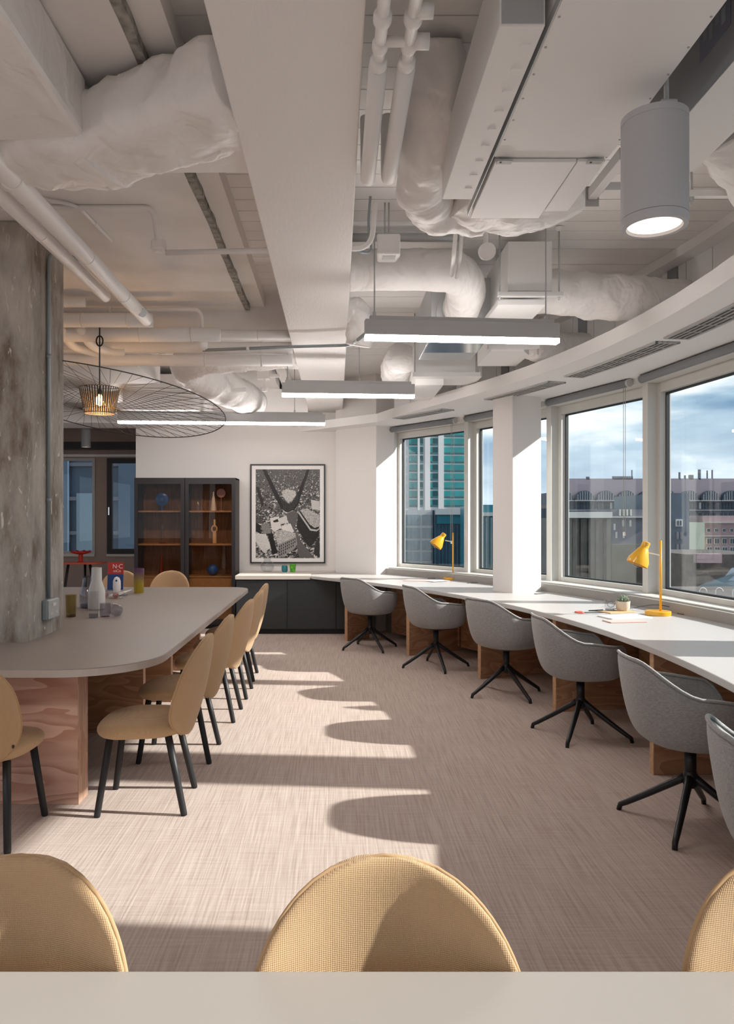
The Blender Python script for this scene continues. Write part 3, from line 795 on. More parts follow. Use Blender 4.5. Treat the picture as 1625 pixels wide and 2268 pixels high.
def junction(name, p, s, label, m='white', d=(0, 0, -1)):
    r = empty(name, p, 0, label, 'junction box')
    lth('box_body', m, [(0, 0), (s, 0), (s, .045), (s * .8, .055), (0, .055)], r, 16, (0, 0, 0), d)
    lth('lid', m, [(0, .055), (s * .55, .055), (s * .5, .063), (0, .063)], r, 16, (0, 0, 0), d)
    return r
junction('junction_box', (-1.03, 4.37, 3.09), .045, 'small round white junction box hanging below the slab conduit')
conduit([(-.99, 4.37, 3.025), (.20, 4.37, 3.05), (.225, 4.34, 3.30)], 'white conduit crossing under the big beam', .016, fil=.09)
conduit([(-2.6, 6.15, 3.19), (-1.10, 6.15, 3.19), (-1.10, 6.2, 2.90)], 'thin white conduit bending down in front of the cross beam', .016, fil=.07)
junction('junction_box', (-1.10, 6.2, 2.93), .042, 'small white junction box over the wire pendant')
conduit([(-1.10, 6.21, 2.872), (-.36, 6.21, 2.90), (.12, 6.15, 2.90), (.2, 5.2, 2.76)], 'grey conduit running from the pendant to the nearest linear lamp', .013, 'conduit', .1)
# -- horizontal pipes below the cross beam
for k, (yy, zz, rr, x1, lab) in enumerate(((5.85, 3.16, .035, -1.95, 'short white pipe high behind the concrete column'), (5.95, 3.05, .055, -1.45, 'white pipe ending under the two long pipes'), (6.15, 2.985, .058, -.95, 'thick white pipe level with the end of the long pipe'),
                                       (6.3, 3.02, .04, -.387, 'slim white cross pipe touching the beam'), (6.62, 2.985, .052, -.387, 'thick white cross pipe in the middle of the row'), (6.62, 2.875, .05, -.387, 'lowest white cross pipe above the wire pendant'))):
    pipe_run('cross_pipe', [(-4.2, yy, zz), (x1, yy, zz)], rr, lab, joints=((0, .8), (0, .93)))
pipe_run('bent_pipe', [(-2.22, 6.05, 3.02), (-2.22, 6.32, 2.93), (-2.10, 6.60, 2.93), (-1.95, 6.60, 2.93)], .036, 'small bent white pipe beside the concrete column, left one', .1)
pipe_run('bent_pipe', [(-2.06, 6.05, 3.02), (-2.06, 6.32, 2.93), (-1.98, 6.60, 2.94), (-1.85, 6.60, 2.94)], .036, 'small bent white pipe beside the concrete column, right one', .1)
# -- boxed duct, drum and wrapped elbow beyond the cross beam
r = empty('boxed_duct', (-2.6, 7.6, 2.94), 0, 'white boxed duct over the far half of the long table', 'duct')
bx('box_body', 'white', -1.6, .70, -.4, .53, .0, .305, r, .006); bx('side_panel', 'white', .70, .705, -.37, .50, .02, .29, r); bx('lower_panel', 'white', -1.6, .15, .535, 1.06, -.12, .305, r, .004)
r = empty('grille_box', (-2.72, 7.13, 2.96), 0, 'small framed white grille on the boxed duct beside the column', 'grille')
bx('frame', 'white', -.28, .22, 0, .06, .02, .24, r, .004); bx('grille_face', 'sheet', -.24, .18, -.004, 0, .06, .21, r)
r = empty('duct_drum', (-1.93, 9.2, 2.74), 0, 'rounded white duct drum behind the wire pendant', 'duct')
obj('drum_body', prism(newbm(), rounded(-.95, .35, -.5, .6, .05, .18, .18, .05), 0, .42), 'pipe', r, bevel=.02)
duct('wrapped_elbow', [(-.38, 7.45, 3.13), (-.9, 7.42, 3.10), (-1.35, 7.45, 3.06), (-1.52, 7.75, 3.02), (-1.36, 8.15, 2.95), (-1.12, 8.75, 2.92), (-1.05, 9.3, 2.92)], lambda f: .155 + .04 * f, 'foil-wrapped duct elbow behind the wire pendant, left of the beam', wr=.02, ws=7, seed=9)
pipe_run('drain_pipe', [(-1.95, 8.2, 2.86), (-1.35, 8.2, 2.86), (-1.0, 8.3, 2.9)], .028, 'thin white drain pipe under the wrapped elbow')
struct(bx('ceiling_bulkhead', 'white', -4.5, -2.45, 10.0, 10.6, 2.76, 3.25)); struct(bx('ceiling_bulkhead', 'white', -2.44, -1.95, 9.9, 10.59, 2.80, 3.25))
struct(bx('ceiling_bulkhead', 'white', -1.95, -.39, 10.25, 10.59, 2.85, 3.25))

# -- right: paired riser pipes with fittings beside the beam
r = empty('pipe_pair', (.18, 2.6, 2.95), 0, 'pair of white insulated pipes with valves along the beam', 'pipe')
for k, (x, y1) in enumerate(((-.045, .70), (.045, .69))):
    obj('insulation', sweep(newbm(), fillet([(x, -.15, 0), (x, y1, 0), (x, y1 + .03, .3)], .07, 8), .031, 20, .002, 12), 'pipe', r, smooth=True)
    obj('bare_pipe', sweep(newbm(), [(x, -1.2, 0), (x, -.15, 0)], .019, 16), 'pipe', r, smooth=True)
    for yy, rr in ((-.17, .029), (-.26, .025), (-.39, .028), (-.52, .026)):
        obj('fitting', sweep(newbm(), [(x, yy - .025, 0), (x, yy - .012, 0), (x, yy + .012, 0), (x, yy + .025, 0)], [rr * .85, rr, rr, rr * .85], 16), 'pipe', r, smooth=True)
obj('cross_link', sweep(newbm(), [(-.045, -.28, 0), (.095, -.28, 0)], .016, 14), 'pipe', r, smooth=True)
obj('valve', sweep(newbm(), [(.06, -.28, 0), (.105, -.28, 0)], .024, 14), 'pipe', r, smooth=True)
obj('valve', sweep(newbm(), [(.05, -.42, 0), (.10, -.42, 0)], .022, 14), 'pipe', r, smooth=True)
obj('valve', sweep(newbm(), [(-.045, -.5, 0), (-.095, -.5, 0)], .018, 14), 'pipe', r, smooth=True)
obj('valve_knob', sweep(newbm(), [(-.045, -.62, -.02), (-.045, -.62, -.05)], .030, 14), 'pipe', r, smooth=True)
# -- wrapped round duct behind the pipes, sagging into the fan unit
duct('wrapped_duct', [(.40, 3.02, 3.40), (.40, 3.10, 3.26), (.40, 3.32, 3.14), (.415, 3.6, 3.07), (.52, 3.82, 3.05), (.75, 3.86, 3.05)], lambda f: .105 + .02 * math.sin(3 * f), 'foil-wrapped round duct between the pipe pair and the long casing', wr=.02, ws=9, seed=3)
# -- long casing with clips
r = empty('cable_casing', (.535, 2.75, 2.9), 0, 'long white sheet-metal casing with a row of clips', 'casing')
bx('casing_body', 'sheet', -.066, .066, -.58, .60, 0, .245, r, .004); bx('end_plate', 'galv', -.06, .06, -.583, -.58, .006, .24, r)
for k in range(9): bx('clip', 'sheet', .015, .045, -.50 + .122 * k, -.49 + .122 * k, -.004, 0, r)
obj('pipe_stub', sweep(newbm(), [(.0, -.60, .16), (.0, -.585, .13), (0, -.70, .2)], .024, 12), 'pipe', r, smooth=True)
# -- fan coil unit
r = empty('fan_coil_unit', (.86, 2.2, 2.92), 0, 'wide flat white fan coil unit under the plank ceiling', 'air unit')
bx('casing_body', 'sheet', -.235, .225, -1.4, .80, 0, .30, r, .005)
bx('access_flap', 'sheet', -.225, .10, .815, 1.38, -.012, .004, r, .003); bx('flap_strip', 'sheet', .105, .215, .815, 1.30, -.010, .004, r, .003)
bx('outlet_box', 'sheet', -.22, .21, .805, 1.34, .006, .26, r)
bx('edge_rail', 'galv', -.239, -.235, -1.4, 1.38, .0, .03, r)
for x in (-.19, .17):
    h = bx('hinge', 'alu', x - .03, x + .03, .795, .825, -.016, -.012, r); bx('pin', 'gasket', x - .02, x - .012, .805, .812, -.018, -.0162, h)
for k in range(16):
    for x in (-.222, .213):
        lth('screw', 'alu', [(0, 0), (.004, 0), (.004, .002), (0, .002)], r, 8, (x, -1.3 + k * .14, 0), (0, 0, -1))
duct('wrapped_plenum', [(.60, 3.66, 3.06), (.72, 3.70, 3.04), (.9, 3.70, 3.03), (1.06, 3.66, 3.05), (1.16, 3.60, 3.09)], .1, 'sagging foil wrap round the outlet of the fan coil unit', wr=.016, ws=9, seed=13, ex=2.6, wh=lambda f: (.22 - .06 * abs(2 * f - 1), .12 - .03 * abs(2 * f - 1)))
# -- second unit with a data label, its sides painted dark for their shadow
r = empty('duct_silencer', (1.345, 2.2, 2.90), 0, 'long box unit with shadow-dark sides and a data label at the upper right', 'air unit')
bx('casing_body', 'shadowbox', -.11, .11, -1.3, .88, .004, .34, r, .004); bx('bottom_plate', 'sheet', -.112, .112, -1.302, .882, 0, .0035, r)
lb = bx('data_label', mat('label_grey', (.20, .22, .28), .5), -.1125, -.1102, .16, .36, .13, .26, r)
for k in range(4): bx('print_block', mat('label_print', (.36, .39, .45), .5) if k == 0 else 'shadowbox', -.1132, -.1126, .19 + .04 * k, .215 + .04 * k, .16 + .02 * (k % 2), .21 + .02 * (k % 2), lb)
bx('side_rail', 'gasket', -.1125, -.1102, -.02, .0, .01, .33, r)
# -- strut brackets beside the spot lamp
r = empty('strut_bracket', (1.16, 3.2, 2.93), 0, 'white strut channel bracket left of the big spot lamp', 'bracket')
bx('channel', 'sheet', -.02, .02, -.16, .22, .0, .05, r, .003); bx('end_plate', 'alu', -.03, .03, .22, .226, -.03, .06, r); bx('cross_arm', 'sheet', .02, .40, .12, .155, .0, .035, r)
tube('threaded_rod', 'galv', [(.36, .137, .03), (.36, .137, .468)], .006, r, 8)
r = empty('strut_bracket', (1.62, 3.42, 2.94), 0, 'small strut bracket right of the big spot lamp', 'bracket')
bx('channel', 'sheet', -.09, .16, -.015, .015, 0, .03, r, .002); tube('threaded_rod', 'galv', [(-.01, 0, -.03), (-.01, 0, .458)], .006, r, 8); lth('nut', 'galv', [(0, -.02), (.012, -.02), (.012, 0), (0, 0)], r, 6, (-.01, 0, 0))
duct('wrapped_duct', [(1.56, 3.05, 3.12), (1.80, 3.22, 3.02), (1.98, 3.38, 2.98), (2.3, 3.42, 2.98), (2.75, 3.3, 3.02)], .165, 'foil-wrapped duct cut off by the right edge below the long box unit', wr=.014, ws=8, seed=21)

# -- second row: wrapped duct coming out of the beam and dropping into a square box
duct('wrapped_elbow', [(.083, 5.02, 3.14), (.35, 5.02, 3.14), (.62, 5.02, 3.14), (.80, 5.06, 3.13), (.90, 5.24, 3.08), (.90, 5.46, 3.0)], .135, 'foil-wrapped duct leaving the beam and bending into a grey box', wr=.008, ws=10, seed=31)
r = empty('plenum_box', (.93, 5.75, 2.82), 0, 'grey plenum box behind the bent wrapped duct', 'duct')
bx('box_body', 'galv', -.24, .20, -.25, .6, 0, .42, r, .004); lth('collar', 'galv', [(.12, 0), (.175, 0), (.175, .012), (.12, .012)], r, 24, (-.03, -.255, .16), (0, -1, 0)); bx('foil_strip', 'chrome', -.23, .19, -.2, .3, -.004, 0, r)
r = empty('transfer_box', (1.27, 5.1, 2.92), 0, 'white square duct box hung on two rods over the nearest linear lamp', 'duct')
bx('box_body', 'sheet', -.145, .145, -.15, .55, .06, .385, r, .004); bx('hanger_rail', 'sheet', -.215, .215, -.17, -.13, .02, .05, r, .003); bx('lower_tray', 'sheet', -.2, .12, -.1, .5, -.02, .02, r, .003)
for x in (-.2, .19):
    tube('hanger_rod', 'galv', [(x, -.15, .0), (x, -.15, .478)], .006, r, 8); lth('ceiling_anchor', 'pipe', [(0, .45), (.012, .45), (.03, .475), (0, .478)], r, 12, (x, -.15, 0))
duct('wrapped_duct', [(1.41, 5.30, 3.09), (1.75, 5.32, 3.06), (2.05, 5.30, 3.03), (2.3, 5.36, 3.02), (2.5, 5.45, 3.03)], lambda f: .15 + .02 * f, 'foil-wrapped duct from the square box to the plenum wall', wr=.015, ws=10, seed=41)
# -- beam side cluster behind the elbow
duct('wrapped_stub', [(.084, 5.95, 3.12), (.16, 5.95, 3.10), (.19, 5.98, 2.98), (.17, 6.0, 2.86)], .1, 'crumpled foil-wrapped stub hanging at the side of the beam', wr=.03, ws=12, seed=51)
pipe_run('valve_pipe', [(.15, 6.25, 3.10), (.72, 6.25, 3.10), (.80, 6.25, 2.92)], .055, 'white insulated pipe with a bend behind the wrapped elbow', .1, joints=((0, .5), (0, .75)))
pipe_run('foil_pipe', [(.2, 6.22, 3.08), (.5, 6.22, 3.08)], .072, 'crumpled silver foil sleeve on a pipe behind the lamp rods', .05, m='galv')
# -- third row further away
r = empty('plenum_box', (1.08, 7.35, 2.83), 0, 'white plenum box between the first and second linear lamps', 'duct')
obj('box_body', prism(newbm(), [(-.35, -.3), (.22, -.3), (.30, -.2), (.3, .25), (-.35, .25)], .0, .3), 'sheet', r, bevel=.004); bx('neck', 'sheet', -.32, -.05, -.1, .6, -.06, .02, r, .004); bx('hanger_rail', 'sheet', -.37, .26, -.33, -.3, -.02, .02, r)
for x in (-.35, .24): tube('hanger_rod', 'galv', [(x, -.315, 0), (x, -.315, .57)], .006, r, 8)
duct('wrapped_elbow', [(.62, 7.2, 3.02), (.60, 7.55, 2.99), (.66, 7.95, 2.95), (.90, 8.2, 2.93), (1.25, 8.35, 2.95)], .15, 'foil-wrapped elbow above the right end of the second linear lamp', wr=.014, ws=12, seed=61)
r = empty('transfer_box', (1.52, 6.3, 2.86), 0, 'white angled duct box right of the first linear lamp, farther back', 'duct')
obj('box_body', prism(newbm(), [(-.25, -.1), (.02, -.1), (.1, .05), (.1, .5), (-.25, .5)], .0, .32), 'sheet', r, bevel=.004); bx('hanger_rail', 'sheet', -.28, .14, -.14, -.10, .015, .045, r)
tube('hanger_rod', 'galv', [(.13, -.12, -.03), (.13, -.12, .538)], .006, r, 8)
duct('wrapped_duct', [(1.58, 6.45, 3.02), (1.80, 6.5, 2.97), (2.0, 6.6, 2.96), (2.2, 6.75, 3.0), (2.35, 6.85, 3.03)], .145, 'foil-wrapped duct reaching the plenum wall over the white column', wr=.014, ws=10, seed=71)
pipe_run('ceiling_pipe', [(.09, 4.95, 3.33), (.80, 4.95, 3.33)], .028, 'slim dark-lined pipe across the planks behind the sensor box', m='galv')
# -- sensor box, alarm, conduits on the planks
r = empty('sensor_box', (.305, 4.55, 3.06), 0, 'white box sensor hung on two thin rods beside the beam', 'sensor')
obj('box_body', prism(newbm(), [(-.065, -.06), (.075, -.06), (.08, .0), (.06, .1), (-.055, .1)], 0, .125), 'white', r, bevel=.012); bx('window', 'alu', -.03, .05, -.03, .03, -.003, 0, r)
for x in (-.012, .012): tube('hanger_rod', 'galv', [(x, .02, .12), (x, .02, .338)], .005, r, 8)
conduit([(.20, 4.45, 3.385), (.19, 4.55, 3.25), (.215, 4.5, 3.06), (.10, 4.40, 3.05)], 'thin grey cable looping down beside the sensor box', .008, 'conduit')
conduit([(.70, 4.3, 3.39), (.70, 4.5, 3.05), (.74, 4.85, 3.05)], 'white vertical conduit hanging between the ducts, left one', .013, 'pipe', .04)
conduit([(.76, 4.5, 3.39), (.755, 4.6, 3.08), (.78, 4.9, 3.05)], 'white vertical conduit hanging between the ducts, right one', .011, 'pipe', .04)
r = empty('round_alarm', (.92, 4.62, 3.12), 0, 'round white alarm disc on a bent tube under the planks', 'alarm')
lth('disc', 'white', [(0, -.02), (.045, -.02), (.052, -.01), (.052, .02), (0, .02)], r, 24, (0, 0, 0), (.05, -1, -.25)); obj('bent_tube', sweep(newbm(), fillet([(0, .02, .0), (0, .03, .17), (-.12, .05, .22), (-.12, .05, .278)], .06, 8), .014, 12), 'pipe', r, smooth=True)
for k, p in enumerate(((-.71, 9.1, 3.07),)):
    r = empty('smoke_detector', (-.83, 8.7, 2.98), 0, 'white smoke detector hanging left of the beam above the far wall', 'detector')
    bx('mount_box', 'white', -.09, .06, -.02, .1, .12, .26, r, .005); bx('arm_plate', 'white', .06, .17, -.02, .04, .14, .17, r); lth('sensor_head', 'white', [(0, -.03), (.028, -.028), (.045, .0), (.045, .02), (0, .02)], r, 18, (0, 0, 0)); bx('stem', 'white', -.015, .015, -.01, .02, .02, .125, r)
    for (xx) in (): pass

# ================================================================== LAMPS
def linear_lamp(x, y, z, Ln, rz, label, rods, zc=3.40, glow=True):
    r = empty('linear_lamp', (x, y, z), R(rz), label, 'lamp', 'linear pendant lamps')
    h = Ln / 2
    bx('housing', 'lampbody', -h, h, -.032, .032, .028, .125, r, .002); bx('top_rail', 'lampbody', -h + .03, h - .03, -.018, .018, .125, .15, r, .002)
    bx('diffuser', 'led', -h + .001, h - .001, -.030, .030, 0, .0278, r)
    for x_ in rods:
        tube('hanger_rod', 'galv', [(x_, 0, .15), (x_, 0, zc - z)], .0045, r, 8); lth('rod_grip', 'galv', [(0, .15), (.011, .15), (.011, .175), (0, .175)], r, 10, (x_, 0, 0))
    return r
linear_lamp(.795, 4.76, 2.60, 1.24, 4.8, 'nearest grey linear pendant lamp, right of the beam', (-.56, .54))
linear_lamp(.110, 6.93, 2.60, 1.22, 4.2, 'middle grey linear pendant lamp crossing under the beam', (-.56, -.02 + .12), 3.40)
linear_lamp(-1.345, 8.90, 2.60, 2.42, 4.2, 'farthest and longest grey linear pendant lamp near the far wall', (-1.0, .85), 3.26)
linear_lamp(-.9, -1.1, 2.60, 1.22, 4.8, 'unseen grey linear lamp added behind the camera as fill light', (-.5, .4)); linear_lamp(-3.6, 1.2, 2.60, 2.42, 4.8, 'unseen grey linear lamp added at the left of the room as fill light', (-1., 1.), 3.26)  # two unseen lamps added to lift the ambient light

def spot(x, y, zb, dia, hgt, zc, label, body='spotbody', glow='led_spot', power=0):
    r = empty('cylinder_spot', (x, y, zb), 0, label, 'lamp'); q = dia / 2
    lth('housing', body, [(q * .9, .03), (q, .03), (q, hgt - .03), (q * .985, hgt - .03), (q * .985, hgt - .022), (q, hgt - .022), (q, hgt), (0, hgt)], r, 48)
    lth('trim_ring', body, [(q * .80, .012), (q * .84, 0), (q * .985, 0), (q, .008), (q, .0285), (q * .80, .0285)], r, 48)
    lth('lens', glow, [(0, .006), (q * .80, .009)], r, 40)
    bx('mount_block', body, q * .1, q * .62, -.03, .03, hgt, hgt + .05, r, .004); tube('stem', 'galv', [(q * .38, 0, hgt + .05), (q * .38, 0, zc - zb)], .008, r, 10)
    return r
spot(1.062, 2.52, 2.455, .212, .365, 3.40, 'large grey cylinder spot lamp hanging at the upper right')
spot(-3.72, 11.2, 2.55, .135, .31, 3.25, 'small dark cylinder spot lamp in the recess behind the column', 'shadowbox')

# wire hat pendant
PX_, PY_, PZ_ = -1.90, 6.05, 2.33
r = empty('wire_pendant', (PX_, PY_, PZ_), 0, 'wide wire-brimmed pendant lamp with a slatted shade over the table', 'lamp')
r0, r1, hh = .118, .158, .20
n = 46
me = None
for k in range(n):
    a = 2 * math.pi * k / n; c_, s_ = math.cos(a), math.sin(a)
    bm = newbm(); t = Vector((-s_, c_, 0)) * .0045; o1 = Vector((c_, s_, 0)); vb = []
    for (rr, z) in ((r0, 0), (r1, hh)):
        for off in (-.0012, .0012):
            for sg in (-1, 1): vb.append(bm.verts.new(o1 * (rr + off) + t * sg + Vector((0, 0, z))))
    a_, b_, c2, d_, e_, f_, g_, h_ = vb
    for q in ((a_, b_, d_, c2), (e_, g_, h_, f_), (a_, e_, f_, b_), (c2, d_, h_, g_), (a_, c2, g_, e_), (b_, f_, h_, d_)): bm.faces.new(q)
    obj('slat', bm, 'slat', r)
def ring_obj(name, fn, rad, parent, n=72, m='slat'):
    return obj(name, sweep(newbm(), [fn(2 * math.pi * k / n) for k in range(n + 1)], rad, 8, cap=False), m, parent, smooth=True)
ring_obj('lower_hoop', lambda a: Vector((r0 * math.cos(a), r0 * math.sin(a), 0)), .003, r); ring_obj('upper_hoop', lambda a: Vector((r1 * math.cos(a), r1 * math.sin(a), hh)), .003, r)
brim = lambda a: Vector((1.0 * math.cos(a), 1.0 * math.sin(a), .10 - .19 * math.cos(a - R(48)) + .02 * math.cos(2 * a)))
ring_obj('brim_hoop', brim, .0042, r, 120)
for k in range(84):
    a = 2 * math.pi * k / 84
    p0 = Vector((r1 * .98 * math.cos(a + .5), r1 * .98 * math.sin(a + .5), hh)) if k % 2 else Vector((r0 * 1.08 * math.cos(a + .5), r0 * 1.08 * math.sin(a + .5), .03))
    obj('wire', sweep(newbm(), [p0, brim(a)], .0017, 4), 'slat', r)
tube('rod', 'black', [(0, 0, .16), (0, 0, 3.06 - PZ_)], .0055, r, 8)
ring_obj('cable_ring', lambda a: Vector((.026 * math.cos(a), 0, .58 + .04 * math.sin(a))), .006, r, 30, 'black')
lth('lamp_holder', 'black', [(0, .19), (.018, .19), (.02, .15), (0, .15)], r, 14)
lth('bulb', 'bulb', [(0, .15), (.014, .145), (.026, .12), (.03, .095), (.024, .07), (0, .058)], r, 18)
for k in range(3):
    a = 2 * math.pi * k / 3; tube('spoke', 'slat', [(0, 0, .195), (r1 * math.cos(a), r1 * math.sin(a), hh)], .0025, r, 6)
pl = bpy.data.lights.new('bulb_glow', 'POINT'); pl.energy = 4; pl.color = (1, .55, .25); pl.shadow_soft_size = .03
po = bpy.data.objects.new('bulb_glow', pl); C.objects.link(po); po.parent = r; po.location = (0, 0, .02)

# conduit and socket on the concrete column
r = empty('wall_conduit', (-1.832, 4.77, .98), 0, 'grey metal conduit running down the concrete column', 'conduit')
obj('tube', sweep(newbm(), fillet([(.012, 0, 0), (.012, 0, 2.02), (.012, .0, 2.20), (.14, .30, 2.235)], .14, 10), .0125, 12), 'conduit', r, smooth=True)
for z in (.62, 1.53): obj('saddle', sweep(newbm(), [(.012, 0, z - .014), (.012, 0, z + .014)], .0165, 12), 'conduit', r, smooth=True)
r = empty('power_socket', (-1.834, 4.79, .85), 0, 'grey double power socket on the concrete column above the table', 'socket')
bx('back_box', 'conduit', 0, .035, -.095, .095, 0, .125, r, .006); bx('face_plate', 'alu', .035, .041, -.09, .09, .004, .121, r, .003)
for yy in (-.045, .045):
    bx('socket_hole', 'paper', .0412, .043, yy - .012, yy - .004, .03, .045, r); bx('socket_hole', 'paper', .0412, .043, yy + .004, yy + .012, .03, .045, r); bx('rocker_switch', 'paper', .0412, .046, yy * .3 - .008, yy * .3 + .008, .08, .1, r)
# ================================================================== DISPLAY CABINET
CX0, CX1, CY0, CY1 = -2.728, -1.364, 10.17, 10.59
r = empty('display_cabinet', ((CX0 + CX1) / 2, CY0, 0), 0, 'tall dark display cabinet with two smoked glass doors', 'cabinet')
hw = (CX1 - CX0) / 2; dp = CY1 - CY0
bx('side_panel', 'cabblack', -hw, -hw + .025, 0.02, dp, .05, 2.04, r); bx('side_panel', 'cabblack', hw - .025, hw, .02, dp, .05, 2.04, r)
bx('top_panel', 'cabblack', -hw, hw, 0.02, dp, 2.015, 2.04, r); bx('back_panel', 'cabwood', -hw + .025, hw - .025, dp - .02, dp - .002, .09, 2.015, r)
bx('plinth', 'black', -hw + .02, hw - .02, .04, dp - .02, 0, .05, r); bx('bottom_panel', 'cabblack', -hw + .025, hw - .025, .02, dp - .02, .05, .08, r)
bx('divider', 'cabblack', -.012, .012, .06, dp - .02, .08, 2.015, r)
for z in (1.597, 1.147, .709):
    for s in (-1, 1): bx('shelf', 'shelfwood', min(s * .012, s * (hw - .026)), max(s * .012, s * (hw - .026)), .07, dp - .021, z - .022, z, r)
for s in (-1, 1): bx('drawer_front', 'shelfwood', min(s * .012, s * (hw - .026)), max(s * .012, s * (hw - .026)), .05, .068, .10, .68, r)
for s in (-1, 1):
    x0, x1 = (-hw, -.004) if s < 0 else (.004, hw)
    d = empty('door', (0, 0, 0)); d.parent = r
    bx('door_stile', 'cabblack', x0, x0 + .05, 0, .019, .06, 2.035, d); bx('door_stile', 'cabblack', x1 - .05, x1, 0, .019, .06, 2.035, d)
    bx('door_rail', 'cabblack', x0 + .05, x1 - .05, 0, .019, 1.955, 2.035, d); bx('door_rail', 'cabblack', x0 + .05, x1 - .05, 0, .019, .06, .13, d)
    bx('pane', 'cabglass', x0 + .05, x1 - .05, .007, .012, .13, 1.955, d)
# things on its shelves
M['blueglass'] = mat('blue_glass', (.015, .10, .36), .15, coat=.5); M['pinkglaze'] = mat('pink_glaze', (.62, .36, .38), .4)
M['ivory'] = mat('ivory_ceramic', (.72, .62, .48), .4); M['amber'] = mat('amber_glass', (.20, .02, .01), .12, coat=.5); M['ash'] = mat('pale_ash_wood', (.70, .45, .22), .5)
G = 'ornaments in the display cabinet'; SY = 10.36
def thing(name, x, y, z, label, cat, group=None): return empty(name, (x, y, z), 0, label, cat, group)
t = thing('disc_vase', -2.396, SY, 1.597, 'blue glass disc on a short stem, upper left shelf of the display cabinet', 'ornament', G)
lth('stem', 'blueglass', [(0, 0), (.035, 0), (.03, .006), (.012, .012), (.012, .07), (0, .07)], t); lth('disc', 'blueglass', [(0, -.018), (.06, -.016), (.088, -.006), (.09, 0), (.088, .006), (.06, .016), (0, .018)], t, 36, (0, 0, .155), (0, 1, 0)); lth('inner_ring', 'blueglass', [(.03, 0), (.036, .004), (.042, 0)], t, 24, (0, -.019, .155), (0, -1, 0))
t = thing('pointed_bottle', -1.69, SY, 1.597, 'ivory pointed bottle on the upper right shelf', 'bottle', G)
lth('body', 'ivory', [(0, 0), (.042, 0), (.04, .03), (.022, .17), (.010, .21), (.008, .255), (.005, .262), (0, .262)], t, 24)
t = thing('pink_disc', -1.60, SY + .10, 1.597, 'round pink disc standing behind the ivory bottle', 'ornament', G)
lth('stem', 'pinkglaze', [(0, 0), (.03, 0), (.025, .006), (.004, .01), (.004, .19), (0, .19)], t, 12); lth('disc', 'pinkglaze', [(0, -.006), (.06, -.005), (.063, 0), (.06, .005), (0, .006)], t, 32, (0, 0, .245), (0, 1, 0))
t = thing('slim_bottle', -1.90, SY, 1.597, 'slim clear glass bottle left of the ivory bottle', 'bottle', G)
lth('body', 'clear', [(0, 0), (.03, 0), (.03, .09), (.008, .13), (.008, .18), (.012, .185)], t, 18); lth('stopper', 'clear', [(0, .185), (.011, .19), (.011, .205), (0, .212)], t, 14)
t = thing('glass_tube', -2.39, SY, 1.147, 'tall clear glass tube on a dark foot, middle left shelf', 'vase', G)
lth('tube', 'clear', [(.018, .015), (.02, .02), (.02, .245), (.017, .248)], t, 18); lth('foot', 'amber', [(0, 0), (.05, 0), (.048, .01), (.022, .016), (0, .016)], t, 18)
t = thing('wooden_figure', -1.675, SY, 1.147, 'pale wooden figure with a ring, middle right shelf', 'ornament', G)
obj('body', prism(newbm(), [(-.024, -.014), (.026, -.014), (.026, .014), (-.024, .014)], 0, .16), 'ash', t, bevel=.006)
ring_obj('ring', lambda a: Vector((.034 * math.cos(a) - .004, 0, .20 + .042 * math.sin(a))), .012, t, 30, 'ash'); bx('neck', 'ash', -.012, .014, -.011, .011, .246, .33, t, .004)
t = thing('amber_vase', -2.405, SY, .709, 'long-necked dark red vase, lower left shelf', 'vase', G)
lth('body', 'amber', [(0, 0), (.03, 0), (.037, .02), (.036, .05), (.022, .10), (.018, .12), (.018, .275), (.021, .28)], t, 20)
t = thing('blue_sphere', -1.70, SY, .709, 'round blue glass ball vase, lower right shelf', 'vase', G)
lth('body', 'blueglass', [(0, 0), (.03, 0), (.06, .02), (.078, .06), (.078, .085), (.06, .125), (.03, .145), (.022, .148), (.02, .14)], t, 28)
t = thing('clear_bottle', -1.535, SY - .05, .709, 'tall clear glass bottle at the right of the lower shelf', 'bottle', G)
lth('body', 'clear', [(0, 0), (.045, 0), (.045, .22), (.022, .34), (.02, .44), (.024, .445)], t, 20)

